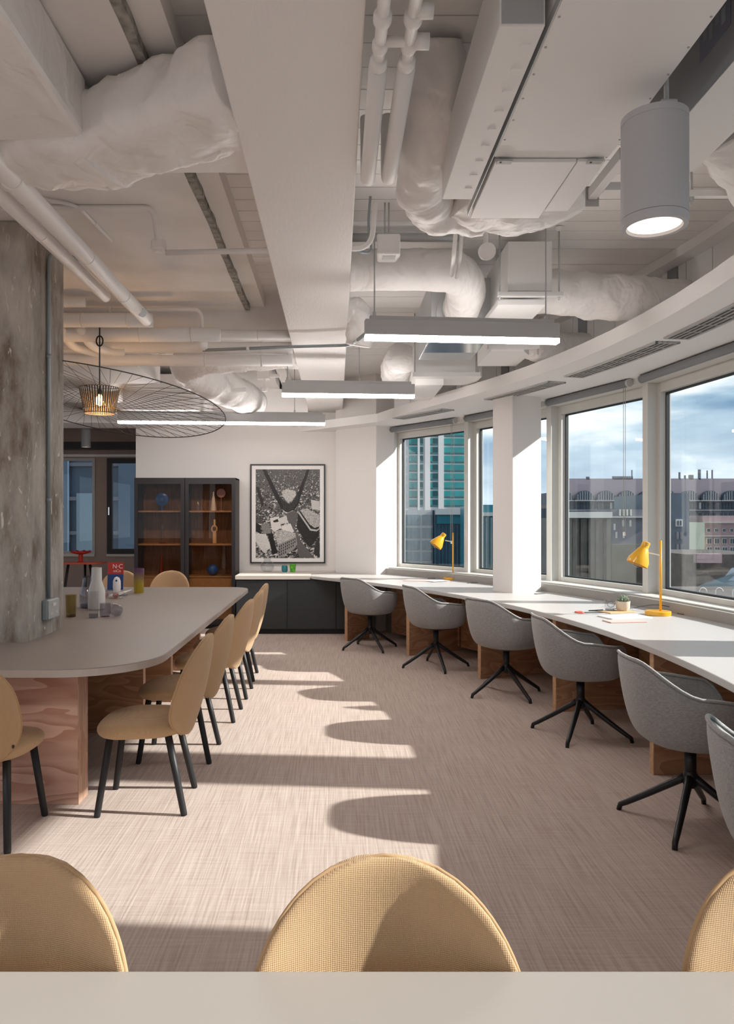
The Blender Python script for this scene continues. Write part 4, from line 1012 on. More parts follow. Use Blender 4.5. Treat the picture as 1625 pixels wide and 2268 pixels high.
# ================================================================== PICTURE
def city_print():
    W, H_ = 210, 290
    rs = np.random.RandomState(3)
    yy, xx = np.mgrid[0:H_, 0:W]; u = xx / (W - 1); v = yy / (H_ - 1)          # v from the top
    sc = .35 + .65 * v
    img = .10 + .12 * rs.rand(H_, W)
    def poly(P, val, tex=0.):
        P = [(a, b) for a, b in P]; ins = np.zeros((H_, W), bool); j = len(P) - 1
        for i in range(len(P)):
            (xi, yi), (xj, yj) = P[i], P[j]
            c = ((yi > v) != (yj > v)) & (u < (xj - xi) * (v - yi) / (yj - yi + 1e-9) + xi); ins ^= c; j = i
        img[ins] = val + tex * (rs.rand(ins.sum()) - .5)
    # far roofs as small light and dark chips, larger towards the viewer
    for b in np.sort(rs.rand(3600) ** .75) * 1.02 - .02:
        a = rs.rand() * 1.04 - .04; s = .010 + .034 * b
        val = rs.choice([.015, .03, .06, .16, .34, .55, .7]); d = s * (.4 + rs.rand()); e_ = s * (.25 + .5 * rs.rand()); k_ = (rs.rand() - .5) * s
        poly([(a, b), (a + d, b + k_ * .6), (a + d + k_, b + e_ + k_ * .6), (a + k_, b + e_)], val, .1)
    # the fork of two dark streets round a rounded block
    poly([(.10, .0), (.16, .0), (.34, .26), (.44, .42), (.50, .49), (.46, .48), (.38, .42), (.28, .28)], .02, .04)
    poly([(.80, .0), (.84, .0), (.74, .22), (.66, .40), (.58, .48), (.52, .49), (.60, .40), (.68, .22)], .02, .04)
    poly([(.36, .28), (.44, .36), (.52, .39), (.60, .35), (.66, .24), (.66, .36), (.58, .46), (.50, .485), (.44, .46)], .05, .10)
    poly([(.40, .25), (.48, .22), (.62, .24), (.63, .29), (.56, .36), (.49, .37), (.43, .31)], .55, .5)
    poly([(.44, .47), (.5, .488), (.585, .46), (.585, .472), (.5, .5), (.435, .482)], .6)
    # the street coming forward
    poly([(.47, .5), (.60, .46), (.66, .52), (.63, .60), (.60, .66), (.72, .82), (.92, 1), (.68, 1), (.60, .74), (.52, .62)], .17, .05)
    # big dark corner block on the right
    poly([(.66, .50), (.70, .47), (.99, .64), (.99, .74), (.86, .88), (.80, .85), (.64, .66)], .03, .09)
    poly([(.69, .46), (.80, .44), (1, .52), (1, .64), (.92, .66), (.84, .62)], .48, .6)
    poly([(.66, .49), (.68, .48), (.86, .67), (.95, .68), (1, .66), (1, .675), (.95, .70), (.85, .69)], .55)
    poly([(.86, .34), (1, .36), (1, .46), (.88, .45)], .62, .1)
    # pale flat roofs lower left and the block with rows of windows
    poly([(.22, .55), (.36, .53), (.40, .66), (.30, .70), (.25, .68)], .70, .12); poly([(.27, .58), (.35, .555), (.36, .59), (.28, .60)], .03)
    poly([(.34, .56), (.48, .52), (.50, .60), (.38, .62)], .66, .2); poly([(.40, .64), (.54, .61), (.60, .70), (.48, .76), (.42, .72)], .72, .15)
    poly([(.30, .70), (.40, .68), (.62, .72), (.63, .77), (.34, .86)], .50, .6)
    poly([(.0, .72), (.16, .73), (.24, .88), (.12, .94), (.0, .82)], .66, .25); poly([(.17, .68), (.25, .70), (.34, .94), (.26, .97)], .015)
    poly([(.34, .85), (.63, .76), (.65, .85), (.55, .93), (.37, 1.0)], .34, .1)
    for i in range(9):
        for j in range(4):
            a = .365 + .03 * i; b = .862 - .0105 * i * 1.0 + .032 * j
            if b < .985 - .018 * i: poly([(a, b), (a + .014, b - .004), (a + .016, b + .017), (a + .002, b + .021)], .02)
    poly([(.0, .52), (.12, .53), (.10, .60), (.0, .62)], .12, .3); poly([(.08, .62), (.21, .61), (.24, .72), (.12, .73)], .28, .2); poly([(.0, .60), (.08, .63), (.08, .73), (0, .70)], .03)
    poly([(.93, .83), (1, .76), (1, 1), (.90, .95)], .05, .15); poly([(.9, .97), (.915, .96), (.95, 1), (.93, 1)], .7); poly([(.0, .2), (.05, .2), (.13, .40), (.09, .42)], .05)
    for (a, b) in ((.69, .78), (.74, .83), (.62, .63), (.80, .88)): poly([(a, b), (a + .014, b - .004), (a + .02, b + .012), (a + .006, b + .016)], .75)
    img = np.clip(img, .01, .8) ** 1.3
    bm = newbm(); me = bpy.data.meshes.new('city_print')
    xs_ = np.linspace(-.5, .5, W + 1); zs_ = np.linspace(.5, -.5, H_ + 1)
    V = [(x, 0, z) for z in zs_ for x in xs_]; Fc = [(j * (W + 1) + i, (j + 1) * (W + 1) + i, (j + 1) * (W + 1) + i + 1, j * (W + 1) + i + 1) for j in range(H_) for i in range(W)]
    bm.free(); me.from_pydata(V, [], Fc)
    ca = me.color_attributes.new('ink', 'FLOAT_COLOR', 'CORNER'); g = np.repeat(img.reshape(-1), 4)
    ca.data.foreach_set('color', np.stack([g * 1.0, g * .955, g * .91, np.ones_like(g)], 1).astype(np.float32).ravel())
    m = mat('photo_print', (.5, .5, .5), .45); a = m.node_tree.nodes.new('ShaderNodeVertexColor'); a.layer_name = 'ink'; m.node_tree.links.new(a.outputs[0], _bsdf(m).inputs['Base Color'])
    me.materials.append(m); return me
r = empty('framed_picture', (-.683, WALL_Y - .03, 1.557), 0, 'framed black and white aerial photograph of city streets', 'picture')
w2, h2 = .525, .695
for (a, b, c_, d_) in ((-w2, w2, h2 - .018, h2), (-w2, w2, -h2, -h2 + .018), (-w2, -w2 + .018, -h2 + .018, h2 - .018), (w2 - .018, w2, -h2 + .018, h2 - .018)): bx('frame_bar', 'black', a, b, -.012, .029, c_, d_, r)
bx('mount', 'paper', -w2 + .018, w2 - .018, .004, .02, -h2 + .018, h2 - .018, r)
o = link('photo_print', city_print(), None, r); o.location = (0, .002, 0); o.scale = (.90, 1, 1.245)

# ================================================================== THINGS ON THE LOW COUNTER
t = thing('round_vase', -.95, 10.36, .756, 'round clear glass vase on the counter below the picture', 'vase'); lth('body', 'clear', [(0, 0), (.05, 0), (.085, .03), (.098, .08), (.08, .125), (.048, .15), (.046, .175), (.066, .20)], t, 28)
M['teal'] = mat('teal_glass', (.01, .17, .20), .12, coat=.5); M['lime'] = mat('lime_glass', (.12, .48, .03), .25, bump=.8, bscale=60, var=.5, vscale=30)
t = thing('teal_tumbler', -.71, 10.33, .756, 'small teal glass tumbler on the counter', 'tumbler'); lth('body', 'teal', [(0, 0), (.03, 0), (.042, .02), (.042, .07), (.036, .09), (.032, .088), (.036, .06), (0, .02)], t, 20)
t = thing('green_tumbler', -.60, 10.33, .756, 'bright green patterned glass tumbler on the counter', 'tumbler'); lth('body', 'lime', [(0, 0), (.034, 0), (.04, .05), (.046, .11), (.042, .11), (.034, .03), (0, .02)], t, 20)

# ================================================================== THINGS ON THE LONG TABLE
TZ = .75
M['yglass'] = glass_mat('olive_glassware', (.62, .55, .30), .05)
def fade_glass():
    m = mat('purple_to_yellow_glass', (.5, .4, .05), .2, coat=.4); t = m.node_tree; n = t.nodes.new; l = t.links.new
    tcn = n('ShaderNodeTexCoord'); s = n('ShaderNodeSeparateXYZ'); l(tcn.outputs['Object'], s.inputs[0])
    q = n('ShaderNodeMath'); q.operation = 'MULTIPLY'; q.inputs[1].default_value = 1 / .25; l(s.outputs[2], q.inputs[0])
    rr = n('ShaderNodeValToRGB'); rr.color_ramp.elements[0].color = (.50, .36, .015, 1); rr.color_ramp.elements[1].color = (.16, .07, .15, 1); rr.color_ramp.elements[0].position = .35; rr.color_ramp.elements[1].position = .85
    l(q.outputs[0], rr.inputs[0]); l(rr.outputs[0], _bsdf(m).inputs['Base Color']); _bsdf(m).inputs['Transmission Weight'].default_value = .35; return m
M['fade'] = fade_glass()
t = thing('white_carafe', -1.94, 6.1, TZ, 'tall milky white carafe on the long table', 'carafe'); lth('body', 'milk', [(0, 0), (.06, 0), (.068, .01), (.068, .15), (.042, .235), (.040, .34), (.036, .34), (.036, .24), (0, .20)], t, 28)
t = thing('clear_carafe', -2.05, 6.22, TZ, 'clear glass carafe behind the milky carafe', 'carafe'); lth('body', 'smoke', [(0, 0), (.06, 0), (.066, .01), (.066, .13), (.043, .20), (.043, .265)], t, 26); lth('base', 'smoke', [(0, .002), (.058, .002), (.058, .03), (0, .03)], t, 26)
t = thing('olive_tumbler', -1.985, 5.64, TZ, 'olive glass tumbler next to the concrete column', 'tumbler'); lth('body', 'yglass', [(0, 0), (.036, 0), (.041, .165)], t, 24); lth('base', 'yglass', [(0, .002), (.034, .002), (.034, .016), (0, .016)], t, 24)
t = thing('clear_tumbler', -1.805, 5.60, TZ, 'tall clear tumbler in front of the milky carafe', 'tumbler'); lth('body', 'clear', [(0, 0), (.034, 0), (.037, .195)], t, 24); lth('base', 'smoke', [(0, .002), (.032, .002), (.032, .03), (0, .03)], t, 24)
t = thing('low_tumbler', -1.735, 5.66, TZ, 'low smoky tumbler between the tall tumbler and the glass bowl', 'tumbler'); lth('body', 'smoke', [(0, 0), (.034, 0), (.04, .02), (.04, .10)], t, 24)
t = thing('glass_bowl', -1.655, 5.66, TZ, 'smoky glass bowl lying on its side on the long table', 'bowl'); lth('body', 'smoke', [(0, -.048), (.03, -.042), (.046, -.015), (.047, .01), (.04, .04), (.036, .042)], t, 24, (0, 0, .048), (-.75, -.4, .35))
t = thing('glass_sculpture', -2.03, 6.97, TZ, 'lumpy clear and pink glass sculpture on the long table', 'ornament'); M['pinkclear'] = glass_mat('pink_glass', (.85, .68, .68), .1)
lth('body', 'paper', [(0, .05), (.03, .055), (.036, .10), (.034, .16), (.022, .19), (0, .2)], t, 20); lth('dot', 'blueglass', [(0, 0), (.010, .001), (0, .003)], t, 10, (.006, -.034, .165), (0, -1, 0))
for k, (x, y_, z, q) in enumerate(((-.06, 0, .035, .035), (-.11, .02, .03, .03), (.05, -.02, .035, .035), (.0, -.04, .028, .028), (.075, .03, .02, .02), (-.02, .04, .03, .03))): lth('lobe', 'pinkclear' if k % 2 else 'clear', [(0, -q), (q * .7, -q * .7), (q, 0), (q * .7, q * .7), (0, q)], t, 14, (x, y_, z))
t = thing('fade_vase', -1.96, 7.48, TZ, 'tall vase fading from purple to yellow on the long table', 'vase'); lth('body', 'fade', [(0, 0), (.046, 0), (.048, .02), (.051, .245), (.046, .245), (.042, .03), (0, .025)], t, 28)
t = thing('folded_card', -2.29, 7.80, TZ, 'upright red and blue card with white lettering on the table', 'card'); t.rotation_euler = (R(-6), 0, 0)
M['cardred'] = mat('card_red', (.50, .04, .03), .6); M['cardblue'] = mat('card_blue', (.02, .06, .22), .6)
bx('red_panel', 'cardred', -.082, .082, 0, .004, .16, .285, t); bx('blue_panel', 'cardblue', -.082, .082, 0, .004, .0, .16, t)
for body, sz, x, z in (('N·C', .062, .02, .222), ('~v~C', .04, .015, .182)):
    if body == '~v~C': body = 'mCn'
    l_ = link('lettering', text_mesh(body, sz), 'paper', t); l_.rotation_euler = (R(90), 0, 0); l_.location = (x, -.001, z)
o = obj('open_leaflet', prism(newbm(), [(-.02, 0), (.15, -.02), (.06, -.14), (-.09, -.10)], 0, .004), 'paper'); o.location = (-2.12, 7.3, TZ + .02); o.rotation_euler = (R(9), R(-12), 0); tag(o, 'white leaflet leaning beside the glass sculpture', 'leaflet')

# background: orange side table with a red cake stand
t = thing('side_table', -3.78, 11.2, 0, 'orange three-legged side table in the recess', 'table'); obj('tabletop', prism(newbm(), rounded(-.33, .33, -.22, .22, .1, .1, .1, .1), .82, .845), 'orange', t, bevel=.005)
for (x, y_) in ((-.2, -.12), (.2, -.12), (0, .14)): obj('leg', sweep(newbm(), [(x * .8, y_, .82), (x * 1.35, y_ * 1.2, 0)], [.02, .013], 12), 'black_wood', t, smooth=True)
t = thing('cake_stand', -3.78, 11.15, .845, 'red glass pedestal dish with a wavy rim on the orange table', 'dish')
lth('stem', 'red', [(0, 0), (.05, 0), (.05, .01), (.032, .02), (.032, .12), (0, .12)], t, 18)
bm = newbm(); ri = []
for rr, z in ((.02, .12), (.10, .135), (.145, .165)):
    ri.append([bm.verts.new((rr * math.cos(2 * math.pi * k / 36), rr * math.sin(2 * math.pi * k / 36), z + (.012 * math.sin(k * math.pi / 2) if rr > .12 else 0))) for k in range(36)])
for A, B in zip(ri, ri[1:]):
    for k in range(36): bm.faces.new((A[k], A[(k + 1) % 36], B[(k + 1) % 36], B[k]))
bm.faces.new(ri[0][::-1]); o = obj('dish', bm, 'red', t, smooth=True); o.modifiers.new('sol', 'SOLIDIFY').thickness = .008

# ================================================================== DESK LAMPS AND DESK THINGS
def desk_lamp(x, y, rz, label, tilt):
    r = empty('desk_lamp', (x, y, .75), R(rz), label, 'lamp', 'yellow desk lamps')
    lth('base', 'yellow', [(0, 0), (.092, 0), (.095, .003), (.095, .028), (.09, .032), (0, .032)], r, 40)
    tube('post', 'yellow', [(.02, 0, .03), (.02, 0, .568)], .009, r, 14)
    tube('arm', 'paper', [(.02, 0, .455), (-.075, 0, .475)], .005, r, 10)
    ax = Vector((-math.sin(R(tilt)), 0, -math.cos(R(tilt)))); top = Vector((-.085, 0, .555))
    lth('shade', 'yellow', [(0, 0), (.026, 0), (.030, .004), (.030, .045), (.036, .055), (.078, .15), (.080, .185), (.077, .185), (.074, .15), (.030, .06), (0, .05)], r, 36, top, ax)
    lth('switch', 'chrome', [(0, 0), (.006, 0), (.006, .008), (0, .008)], r, 10, top + ax * .022 + Vector((0, -.03, 0)), (0, -1, 0))
    lth('bulb', 'clear', [(0, .06), (.014, .065), (.014, .12), (.028, .16), (.028, .185), (.016, .205), (0, .21)], r, 16, top, ax)
    return r
desk_lamp(2.45, 5.75, 0, 'yellow desk lamp beside the potted succulent', 24); desk_lamp(1.385, 9.10, 8, 'yellow desk lamp in front of the far window', 38)
DZ = .75
def slab_thing(name, x, y, w, d, h, rz, m, label, cat, z=DZ):
    o = bx(name, m, -w / 2, w / 2, -d / 2, d / 2, 0, h, None, min(.002, h * .3)); o.location = (x, y, z); o.rotation_euler = (0, 0, R(rz)); return tag(o, label, cat)
M['pinkpaper'] = mat('pink_paper', (.70, .47, .43), .8); M['kraft'] = mat('kraft_card', (.60, .42, .22), .8); M['slate'] = mat('slate_plastic', (.08, .09, .10), .5)
slab_thing('notebook', 2.14, 5.60, .33, .20, .010, 12, 'paper', 'white notebook with a dark edge on the desk left of the lamp base', 'notebook')
slab_thing('notebook', 2.05, 5.37, .27, .13, .008, 8, 'pinkpaper', 'pale pink notebook nearest the desk edge', 'notebook')
slab_thing('card_pad', 2.20, 5.93, .24, .15, .008, 20, 'kraft', 'kraft card pad lying under the plant pot', 'pad')
slab_thing('magazine', 1.02, 8.95, .42, .24, .006, -20, 'pinkpaper', 'pink magazine on the desk by the far window', 'magazine'); slab_thing('paper_sheet', 1.18, 8.85, .24, .17, .003, 30, 'paper', 'white paper sheet by the far desk lamp', 'paper', DZ + .0065)
slab_thing('cable_flap', 2.0, 7.38, .16, .035, .006, 35, 'slate', 'dark cable flap in the desk right of the white column', 'cable flap'); slab_thing('cable_flap', 1.56, 8.62, .15, .035, .006, 30, 'slate', 'dark cable flap in the desk left of the white column', 'cable flap')
def pot():
    t = thing('potted_succulent', 2.262, 5.96, DZ + .008, 'small grey-green succulent in a cream pot', 'plant'); M['pot'] = mat('cream_pot', (.68, .58, .48), .6, bump=.2); M['succ'] = mat('succulent_leaf', (.16, .22, .15), .5, col2=(.30, .38, .28), vscale=30); M['soil'] = mat('soil', (.05, .035, .025), .95)
    lth('pot', 'pot', [(0, 0), (.04, 0), (.052, .02), (.056, .075), (.051, .075), (.048, .06), (0, .06)], t, 28); lth('soil', 'soil', [(0, .061), (.048, .061)], t, 20)
    for ring, nn, tilt, ln in ((0, 9, 62, .055), (1, 8, 42, .055), (2, 5, 16, .055)):
        for k in range(nn):
            a = 2 * math.pi * (k + .4 * ring) / nn; d = Vector((math.cos(a) * math.sin(R(tilt)), math.sin(a) * math.sin(R(tilt)), math.cos(R(tilt))))
            o_ = Vector((0, 0, .064)); obj('leaf', sweep(newbm(), [o_, o_ + d * ln * .4, o_ + d * ln * .8 + Vector((0, 0, .004)), o_ + d * ln + Vector((0, 0, .008))], [.005, .010, .0075, .001], 6), 'succ', t, smooth=True)
pot()
t = thing('glass_cup', 2.17, 5.99, DZ + .008, 'small clear glass cup left of the succulent', 'cup'); lth('body', 'clear', [(0, 0), (.036, 0), (.042, .06), (.04, .085)], t, 22); lth('base', 'smoke', [(0, .002), (.034, .002), (.034, .014), (0, .014)], t, 22)
t = thing('scissors', 1.98, 5.87, DZ, 'scissors with coral handles on the desk', 'scissors'); M['coral'] = mat('coral_plastic', (.60, .12, .08), .4)
for s in (-1, 1):
    ring_obj('handle', lambda a: Vector((-.09 + .026 * math.cos(a), s * .022 + .018 * math.sin(a), .006)), .005, t, 20, 'coral'); obj('blade', prism(newbm(), [(-.065, s * .012), (.0, s * -.002), (.10, s * -.004), (.09, s * .006), (.0, s * .010), (-.065, s * .022)], .002, .006) , 'slate', t)
t = thing('eyeglasses', 2.30, 6.22, DZ, 'wire eyeglasses folded behind the lamp base', 'glasses'); t.rotation_euler = (0, 0, R(-20))
for s in (-1, 1):
    ring_obj('lens_rim', lambda a: Vector((s * .035 + .026 * math.cos(a), 0, .026 + .022 * math.sin(a))), .002, t, 24, 'slate'); tube('temple', 'slate', [(s * .062, 0, .03), (s * .06, .12, .012)], .002, t, 6)
tube('bridge', 'slate', [(-.010, 0, .03), (.010, 0, .03)], .002, t, 6)
t = thing('cable_coil', 2.50, 5.98, DZ, 'thin grey lamp cable coiled on the desk behind the tall lamp', 'cable'); obj('strand', sweep(newbm(), spline([(-.30, .15, .006), (-.2, .05, .012), (-.1, .08, .02), (0, .0, .05), (.1, -.04, .045), (.18, -.1, .01), (.12, -.2, .006), (.25, -.3, .006)], 8), .0035, 6), 'slate', t, smooth=True)
o = tag(obj('pen', sweep(newbm(), [(0, 0, .005), (.13, .05, .005)], .0045, 8), 'slate', None, smooth=True), 'dark pen beside the kraft pad', 'pen'); o.location = (2.0, 5.98, DZ)
t = thing('key_bunch', 1.33, 9.28, DZ, 'small dark bunch of keys beside the far desk lamp', 'keys')
for k in range(5): o = bx('key', 'slate', -.05, .05, -.008, .008, 0, .006, t); o.location = (-.16 + .05 * k, .01 * (k % 3), .002 * k); o.rotation_euler = (0, 0, R(25 * k))
# ================================================================== OUTSIDE
def colmat(n, c, rough=.8, **k): M[n] = mat(n, c, rough, **k); return n
colmat('tower_stone', (.62, .60, .58)); colmat('teal_pane', (.03, .27, .27), .3, var=.25, vscale=.2); colmat('dark_pane', (.02, .11, .12), .3)
colmat('office_stone', (.50, .50, .49)); colmat('office_pane', (.22, .30, .34), .3, var=.25, vscale=.4); colmat('slate_glass', (.06, .095, .14), .35, var=.3, vscale=.5); colmat('teal_band', (.02, .19, .24), .4)
colmat('mauve_roof', (.33, .27, .30)); colmat('mauve_wall', (.20, .20, .23), var=.25, vscale=.5); colmat('arch_glass', (.07, .10, .13), .4, var=.5, vscale=1.5); colmat('pale_trim', (.42, .41, .41)); colmat('pink_brick', (.44, .31, .31), var=.12, vscale=1.)
colmat('cream_render', (.58, .60, .46)); colmat('khaki_render', (.22, .205, .17), var=.2, vscale=.6); colmat('roof_brown', (.11, .092, .082), var=.4, vscale=1.5); colmat('blue_roof', (.012, .038, .055), .95, var=.4, vscale=.3); colmat('street', (.16, .16, .17)); colmat('far_window', (.05, .07, .09), .3); colmat('off_white', (.62, .60, .55))  # the pale window tone is plain off-white, also on parapets and hoops
def W_(px, Y): return (px - CX_PX) / F_PX * Y
def Hh(py, Y): return EYE - (py - CY_PX) / F_PX * Y
GZ = -16.0
struct(bx('ground', 'street', -400, 500, -300, 700, GZ - .3, GZ))
def block(name, m, px0, px1, top, Y, depth, label, rz=0., cat='building'):
    x0, x1 = W_(px0, Y), W_(px1, Y); r = empty(name, ((x0 + x1) / 2, Y, GZ), R(rz), label, cat)
    bx('wall', m, -(x1 - x0) / 2, (x1 - x0) / 2, 0, depth, 0, Hh(top, Y) - GZ, r); r['y'] = Y; return r
def rect(r, name, m, px0, px1, y0, y1, Y, d=.12, off=0., parent=None):
    cx = r.location.x
    return bx(name, m, W_(px0, Y) - cx, W_(px1, Y) - cx, -d - off, -off + .02 if not off else -off, Hh(y1, Y) - GZ, Hh(y0, Y) - GZ, parent or r)
# teal glass tower
Y = 280; t = block('glass_tower', 'tower_stone', 898, 1046, 925, Y, 40, 'tall white tower with teal glass bands behind the far window', 5)
for k in range(14):
    y0 = 932 + 19.4 * k
    if y0 > 1120: break
    for (a, b, m) in ((905, 923, 'teal_pane'), (929, 936, 'dark_pane'), (952, 957, 'teal_pane'), (958, 969, 'dark_pane'), (983, 1005, 'teal_pane'), (1006.6, 1030, 'teal_pane'), (1032, 1043, 'teal_pane')):
        w = rect(t, 'window', m, a, b, y0, y0 + 12, Y, .2); rect(t, 'spandrel', 'teal_pane' if m == 'dark_pane' else 'dark_pane', a, b, y0 + 13, y0 + 16, Y, .2)
for (a, b) in ((939.6, 951), (969.8, 982), (923.5, 928)): rect(t, 'pier', 'tower_stone', a, b, 925, 1200, Y, .6)
# office block in front of it
Y = 120; t = block('office_block', 'office_stone', 890, 958, 1130, Y, 25, 'pale gridded office block at the foot of the teal tower')
for (y0, y1) in ((1140, 1163), (1169, 1192), (1197, 1218), (1222, 1242), (1246, 1266)):
    for (a, b) in ((893, 900), (901, 909), (910, 917), (918, 930), (934, 943), (944, 956)): rect(t, 'window', 'office_pane', a, b, y0, y1, Y, .1)
Y = 118; t = block('dark_office', 'slate_glass', 963, 1050, 1128, Y, 25, 'dark glass office wing below the teal tower')
rect(t, 'parapet', 'office_stone', 963, 1050, 1127, 1140, Y, .5); rect(t, 'teal_band', 'teal_band', 967, 1050, 1141, 1160, Y, .2)
for k in range(10): rect(t, 'mullion', 'teal_band', 964 + 8 * k, 964.8 + 8 * k, 1161, 1290, Y, .15)
Y = 100; t = block('teal_block', 'teal_band', 1060, 1150, 1118, Y, 15, 'grey-green block seen left of the white column'); rect(t, 'parapet', 'office_stone', 1060, 1150, 1135, 1143, Y, .3)
for k in range(8): rect(t, 'wall_strip', 'office_pane', 1063 + 11 * k, 1067 + 11 * k, 1146, 1290, Y, .3)
Y = 90; t = block('brick_block', 'khaki_render', 1160, 1245, 1118, Y, 8, 'grey block seen in the gap right of the white column')
for k in range(6):
    for j in range(6): rect(t, 'window', 'slate_glass', 1166 + 13 * j, 1176 + 13 * j, 1126 + 26 * k, 1146 + 26 * k, Y, .1)
# long roofline with arched glazed dormers
Y = 150; t = block('arcade_block', 'mauve_wall', 1240, 1800, 1088, Y, 30, 'long dark block with a row of glazed arches and a mauve attic')
rect(t, 'attic', 'mauve_roof', 1240, 1800, 1060, 1105, Y, .3)
cx = t.location.x
for k in range(12):
    pxc = 1244 + 46 * k; xc = W_(pxc, Y) - cx; rr = 20 / F_PX * Y; zc = Hh(1108, Y) - GZ
    pts = [(xc + rr * math.cos(R(a)), zc + rr * 1.05 * math.sin(R(a))) for a in range(0, 181, 15)]
    bm = newbm(); a_ = [bm.verts.new((p[0], -1.4, p[1])) for p in pts]; b_ = [bm.verts.new((p[0], .1, p[1])) for p in pts]
    bm.faces.new(a_); bm.faces.new(b_[::-1])
    for i in range(len(pts)): bm.faces.new((a_[i], a_[(i + 1) % len(pts)], b_[(i + 1) % len(pts)], b_[i]))
    ar = obj('arch', bm, 'arch_glass', t)
    for q in range(-3, 4): bx('glazing_bar', 'pale_trim', xc + q * rr * .26 - .05, xc + q * rr * .26 + .05, -1.46, -1.4, zc, zc + rr * 1.0 * math.sqrt(max(0, 1 - (q * .26) ** 2)), ar)
    rect(t, 'arch_sill', 'pale_trim', pxc - 22, pxc + 22, 1108, 1110, Y, 1.5)
    for j in range(6): rect(t, 'window', 'off_white' if (k + j) % 7 == 0 else 'arch_glass', pxc - 19 + 6.6 * j, pxc - 14.5 + 6.6 * j, 1113, 1127, Y, .15)
    rect(t, 'ledge', 'pale_trim', pxc - 23, pxc + 23, 1129, 1131, Y, .8)
    for j in range(4): rect(t, 'window', 'far_window', pxc - 18 + 10 * j, pxc - 12 + 10 * j, 1136, 1148, Y, .1)
for (a, b, y0) in ((1297, 1304, 1056), (1355, 1400, 1055), (1502, 1505, 1046), (1514, 1517, 1053), (1524, 1534, 1052), (1545, 1550, 1040)): rect(t, 'chimney', 'mauve_wall', a, b, y0, 1062, Y, .3)
for (a, y0) in ((1397.5, 1041), (1564, 1042), (1575, 1041)): rect(t, 'aerial', 'mauve_wall', a, a + 1.6, y0, 1061, Y, .3)
# nearer blocks behind the third window
Y = 62; t = block('terrace_block', 'khaki_render', 1225, 1352, 1147, Y, 12, 'khaki terrace block with a white parapet behind the third window'); rect(t, 'parapet', 'off_white', 1225, 1352, 1134, 1147, Y, .4)
for k in range(5): rect(t, 'wall_strip', 'roof_brown', 1266 + 17 * k, 1272 + 17 * k, 1150, 1400, Y, .3)  # brown strips painted in for the striped reflection on this wall
Y = 75; t = block('gabled_block', 'mauve_wall', 1352, 1470, 1128, Y, 15, 'grey-green block with small bright windows left of the second lamp')
for (a, y0) in ((1358, 1160), (1377, 1152), (1393, 1152), (1362, 1178), (1378, 1178)): rect(t, 'window', 'off_white', a, a + 4, y0, y0 + 14, Y, .1)
for k in range(4): rect(t, 'roof_light', 'off_white', 1370 + 8 * k, 1373 + 8 * k, 1128, 1142, Y, .2)
rect(t, 'ledge', 'pale_trim', 1352, 1470, 1143, 1147, Y, .4); rect(t, 'lower_wall', 'khaki_render', 1352, 1470, 1205, 1420, Y, .3)
# blocks behind the right window
Y = 78; t = block('slate_block', 'slate_glass', 1470, 1526, 1092, Y, 14, 'slate coloured block at the left of the right window'); rect(t, 'bay_window', 'off_white', 1495, 1510, 1150, 1166, Y, .15)
for k in range(2): rect(t, 'pane', 'far_window', 1498 + 6 * k, 1501 + 6 * k, 1153, 1164, Y, .2)
for y0 in (1178, 1205, 1240):
    for k in range(2): rect(t, 'window', 'pale_trim' if y0 == 1240 else 'mauve_wall', 1497 + 8 * k, 1502 + 8 * k, y0, y0 + 16, Y, .1)
rect(t, 'cornice', 'mauve_wall', 1470, 1527, 1222, 1228, Y, .5)
Y = 82; t = block('cream_block', 'cream_render', 1520, 1560, 1157, Y, 10, 'cream rendered gable wall behind the right window')
Y = 84; t = block('pink_block', 'pink_brick', 1556, 1720, 1142, Y, 14, 'pink brick block with white sash windows behind the right window'); rect(t, 'cornice', 'pale_trim', 1555, 1720, 1156, 1158.5, Y, .4); rect(t, 'cornice', 'pale_trim', 1555, 1720, 1186, 1188, Y, .3)
for k in range(9):
    for (y0, y1, w_) in ((1170, 1179, 4), (1192, 1205, 6), (1211, 1224, 7)):
        a = 1564 + 17 * k; o_ = rect(t, 'window', 'off_white', a, a + w_ * 1.6, y0, y1, Y, .12)
        for q in range(2): rect(t, 'pane', 'far_window', a + .8 + q * w_ * .8, a + .8 + q * w_ * .8 + w_ * .55, y0 + 1.2, y1 - 1.2, Y, .16, 0., o_)
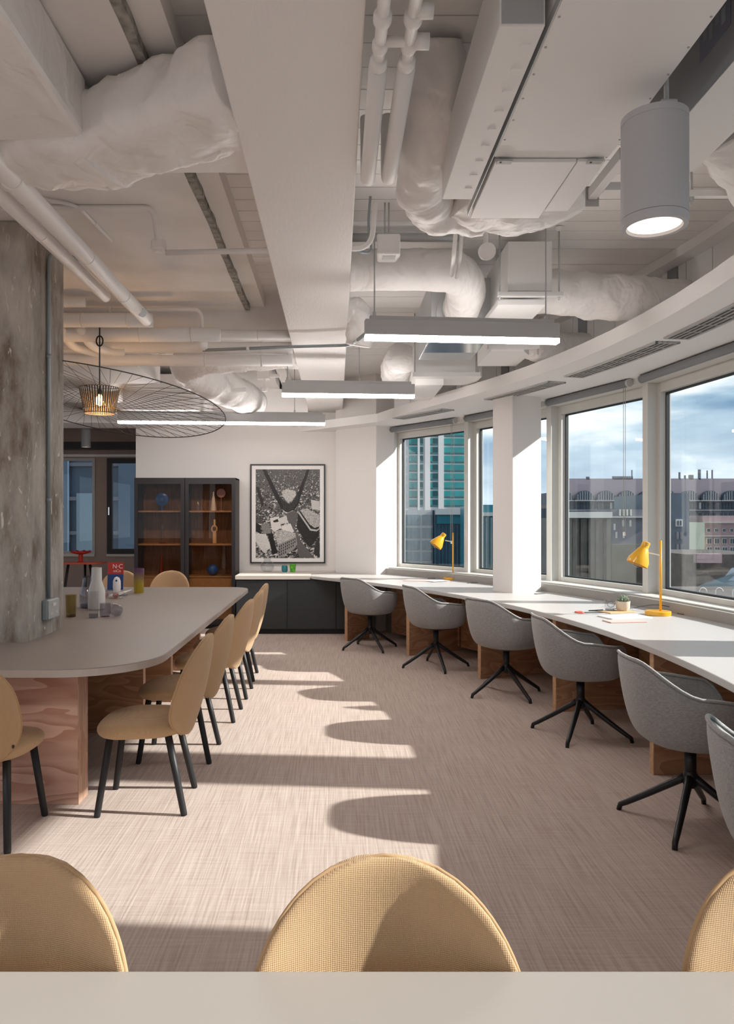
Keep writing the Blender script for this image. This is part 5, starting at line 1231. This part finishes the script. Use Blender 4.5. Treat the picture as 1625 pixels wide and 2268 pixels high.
Y = 60; t = block('brown_roofs', 'roof_brown', 1520, 1720, 1228, Y, 10, 'brown tiled roofs below the pink block'); rect(t, 'tile_ridge', 'pink_brick', 1535, 1590, 1226, 1246, Y, .6)
def slope(name, pts, m, label):
    bm = newbm(); v = [bm.verts.new(p) for p in pts]; lo = [bm.verts.new(p - Vector((0, 0, .5))) for p in pts]
    bm.faces.new(v); bm.faces.new(lo[::-1]); n = len(v)
    for i in range(n): bm.faces.new((v[i], lo[i], lo[(i + 1) % n], v[(i + 1) % n]))
    return tag(obj(name, bm, m), label, 'roof')
slope('glass_roof', [at(1478, 1330, 34), at(1680, 1352, 34), at(1680, 1245, 52), at(1560, 1292, 52)], 'blue_roof', 'sloping blue glass roof below the pink block')
slope('glass_roof', [at(1585, 1300, 40), at(1700, 1320, 40), at(1700, 1240, 50), at(1620, 1258, 50)], 'slate_glass', 'upper slate blue roof pane at the right edge of the window')
Y = 32; t = block('low_terrace', 'roof_brown', 1470, 1760, 1322, Y, 5, 'low grey roof terrace just outside the right window')
for k, px in enumerate((1556, 1592, 1630)):
    p = at(px, 1330, 31.5); o = obj('roof_hoop', sweep(newbm(), [p + Vector((.16 * math.cos(R(a)), 0, .36 + .16 * math.sin(R(a)))) for a in range(0, 181, 15)] + [p + Vector((-.16, 0, -.2))], .025, 8), 'off_white', None, smooth=True)
    tag(o, ['white roof hoop outside the right window, left one', 'white roof hoop outside the right window, middle one', 'white roof hoop outside the right window, right one'][k], 'pipe', 'white roof hoops')
# dark wall of the neighbouring building outside the recess windows
t = empty('neighbour_wall', (-6, 21, GZ), 0, 'dark blue-grey office wall outside the recess windows', 'building'); bx('wall', 'slate_glass', -9, 5, 0, 6, 0, 26, t)
for k in range(9): bx('ledge', 'mauve_wall', -9, 5, -.1, 0, 14.2 + k * .95, 14.3 + k * .95, t)
for k in range(7): bx('wall_strip', 'slate_glass', -8 + 2 * k, -7.4 + 2 * k, -.25, 0, 10, 26, t)
for k in range(3): bx('window', 'office_pane', -3.4 + 1.1 * k, -2.6 + 1.1 * k, -.12, 0, 16.4, 18.2, t)
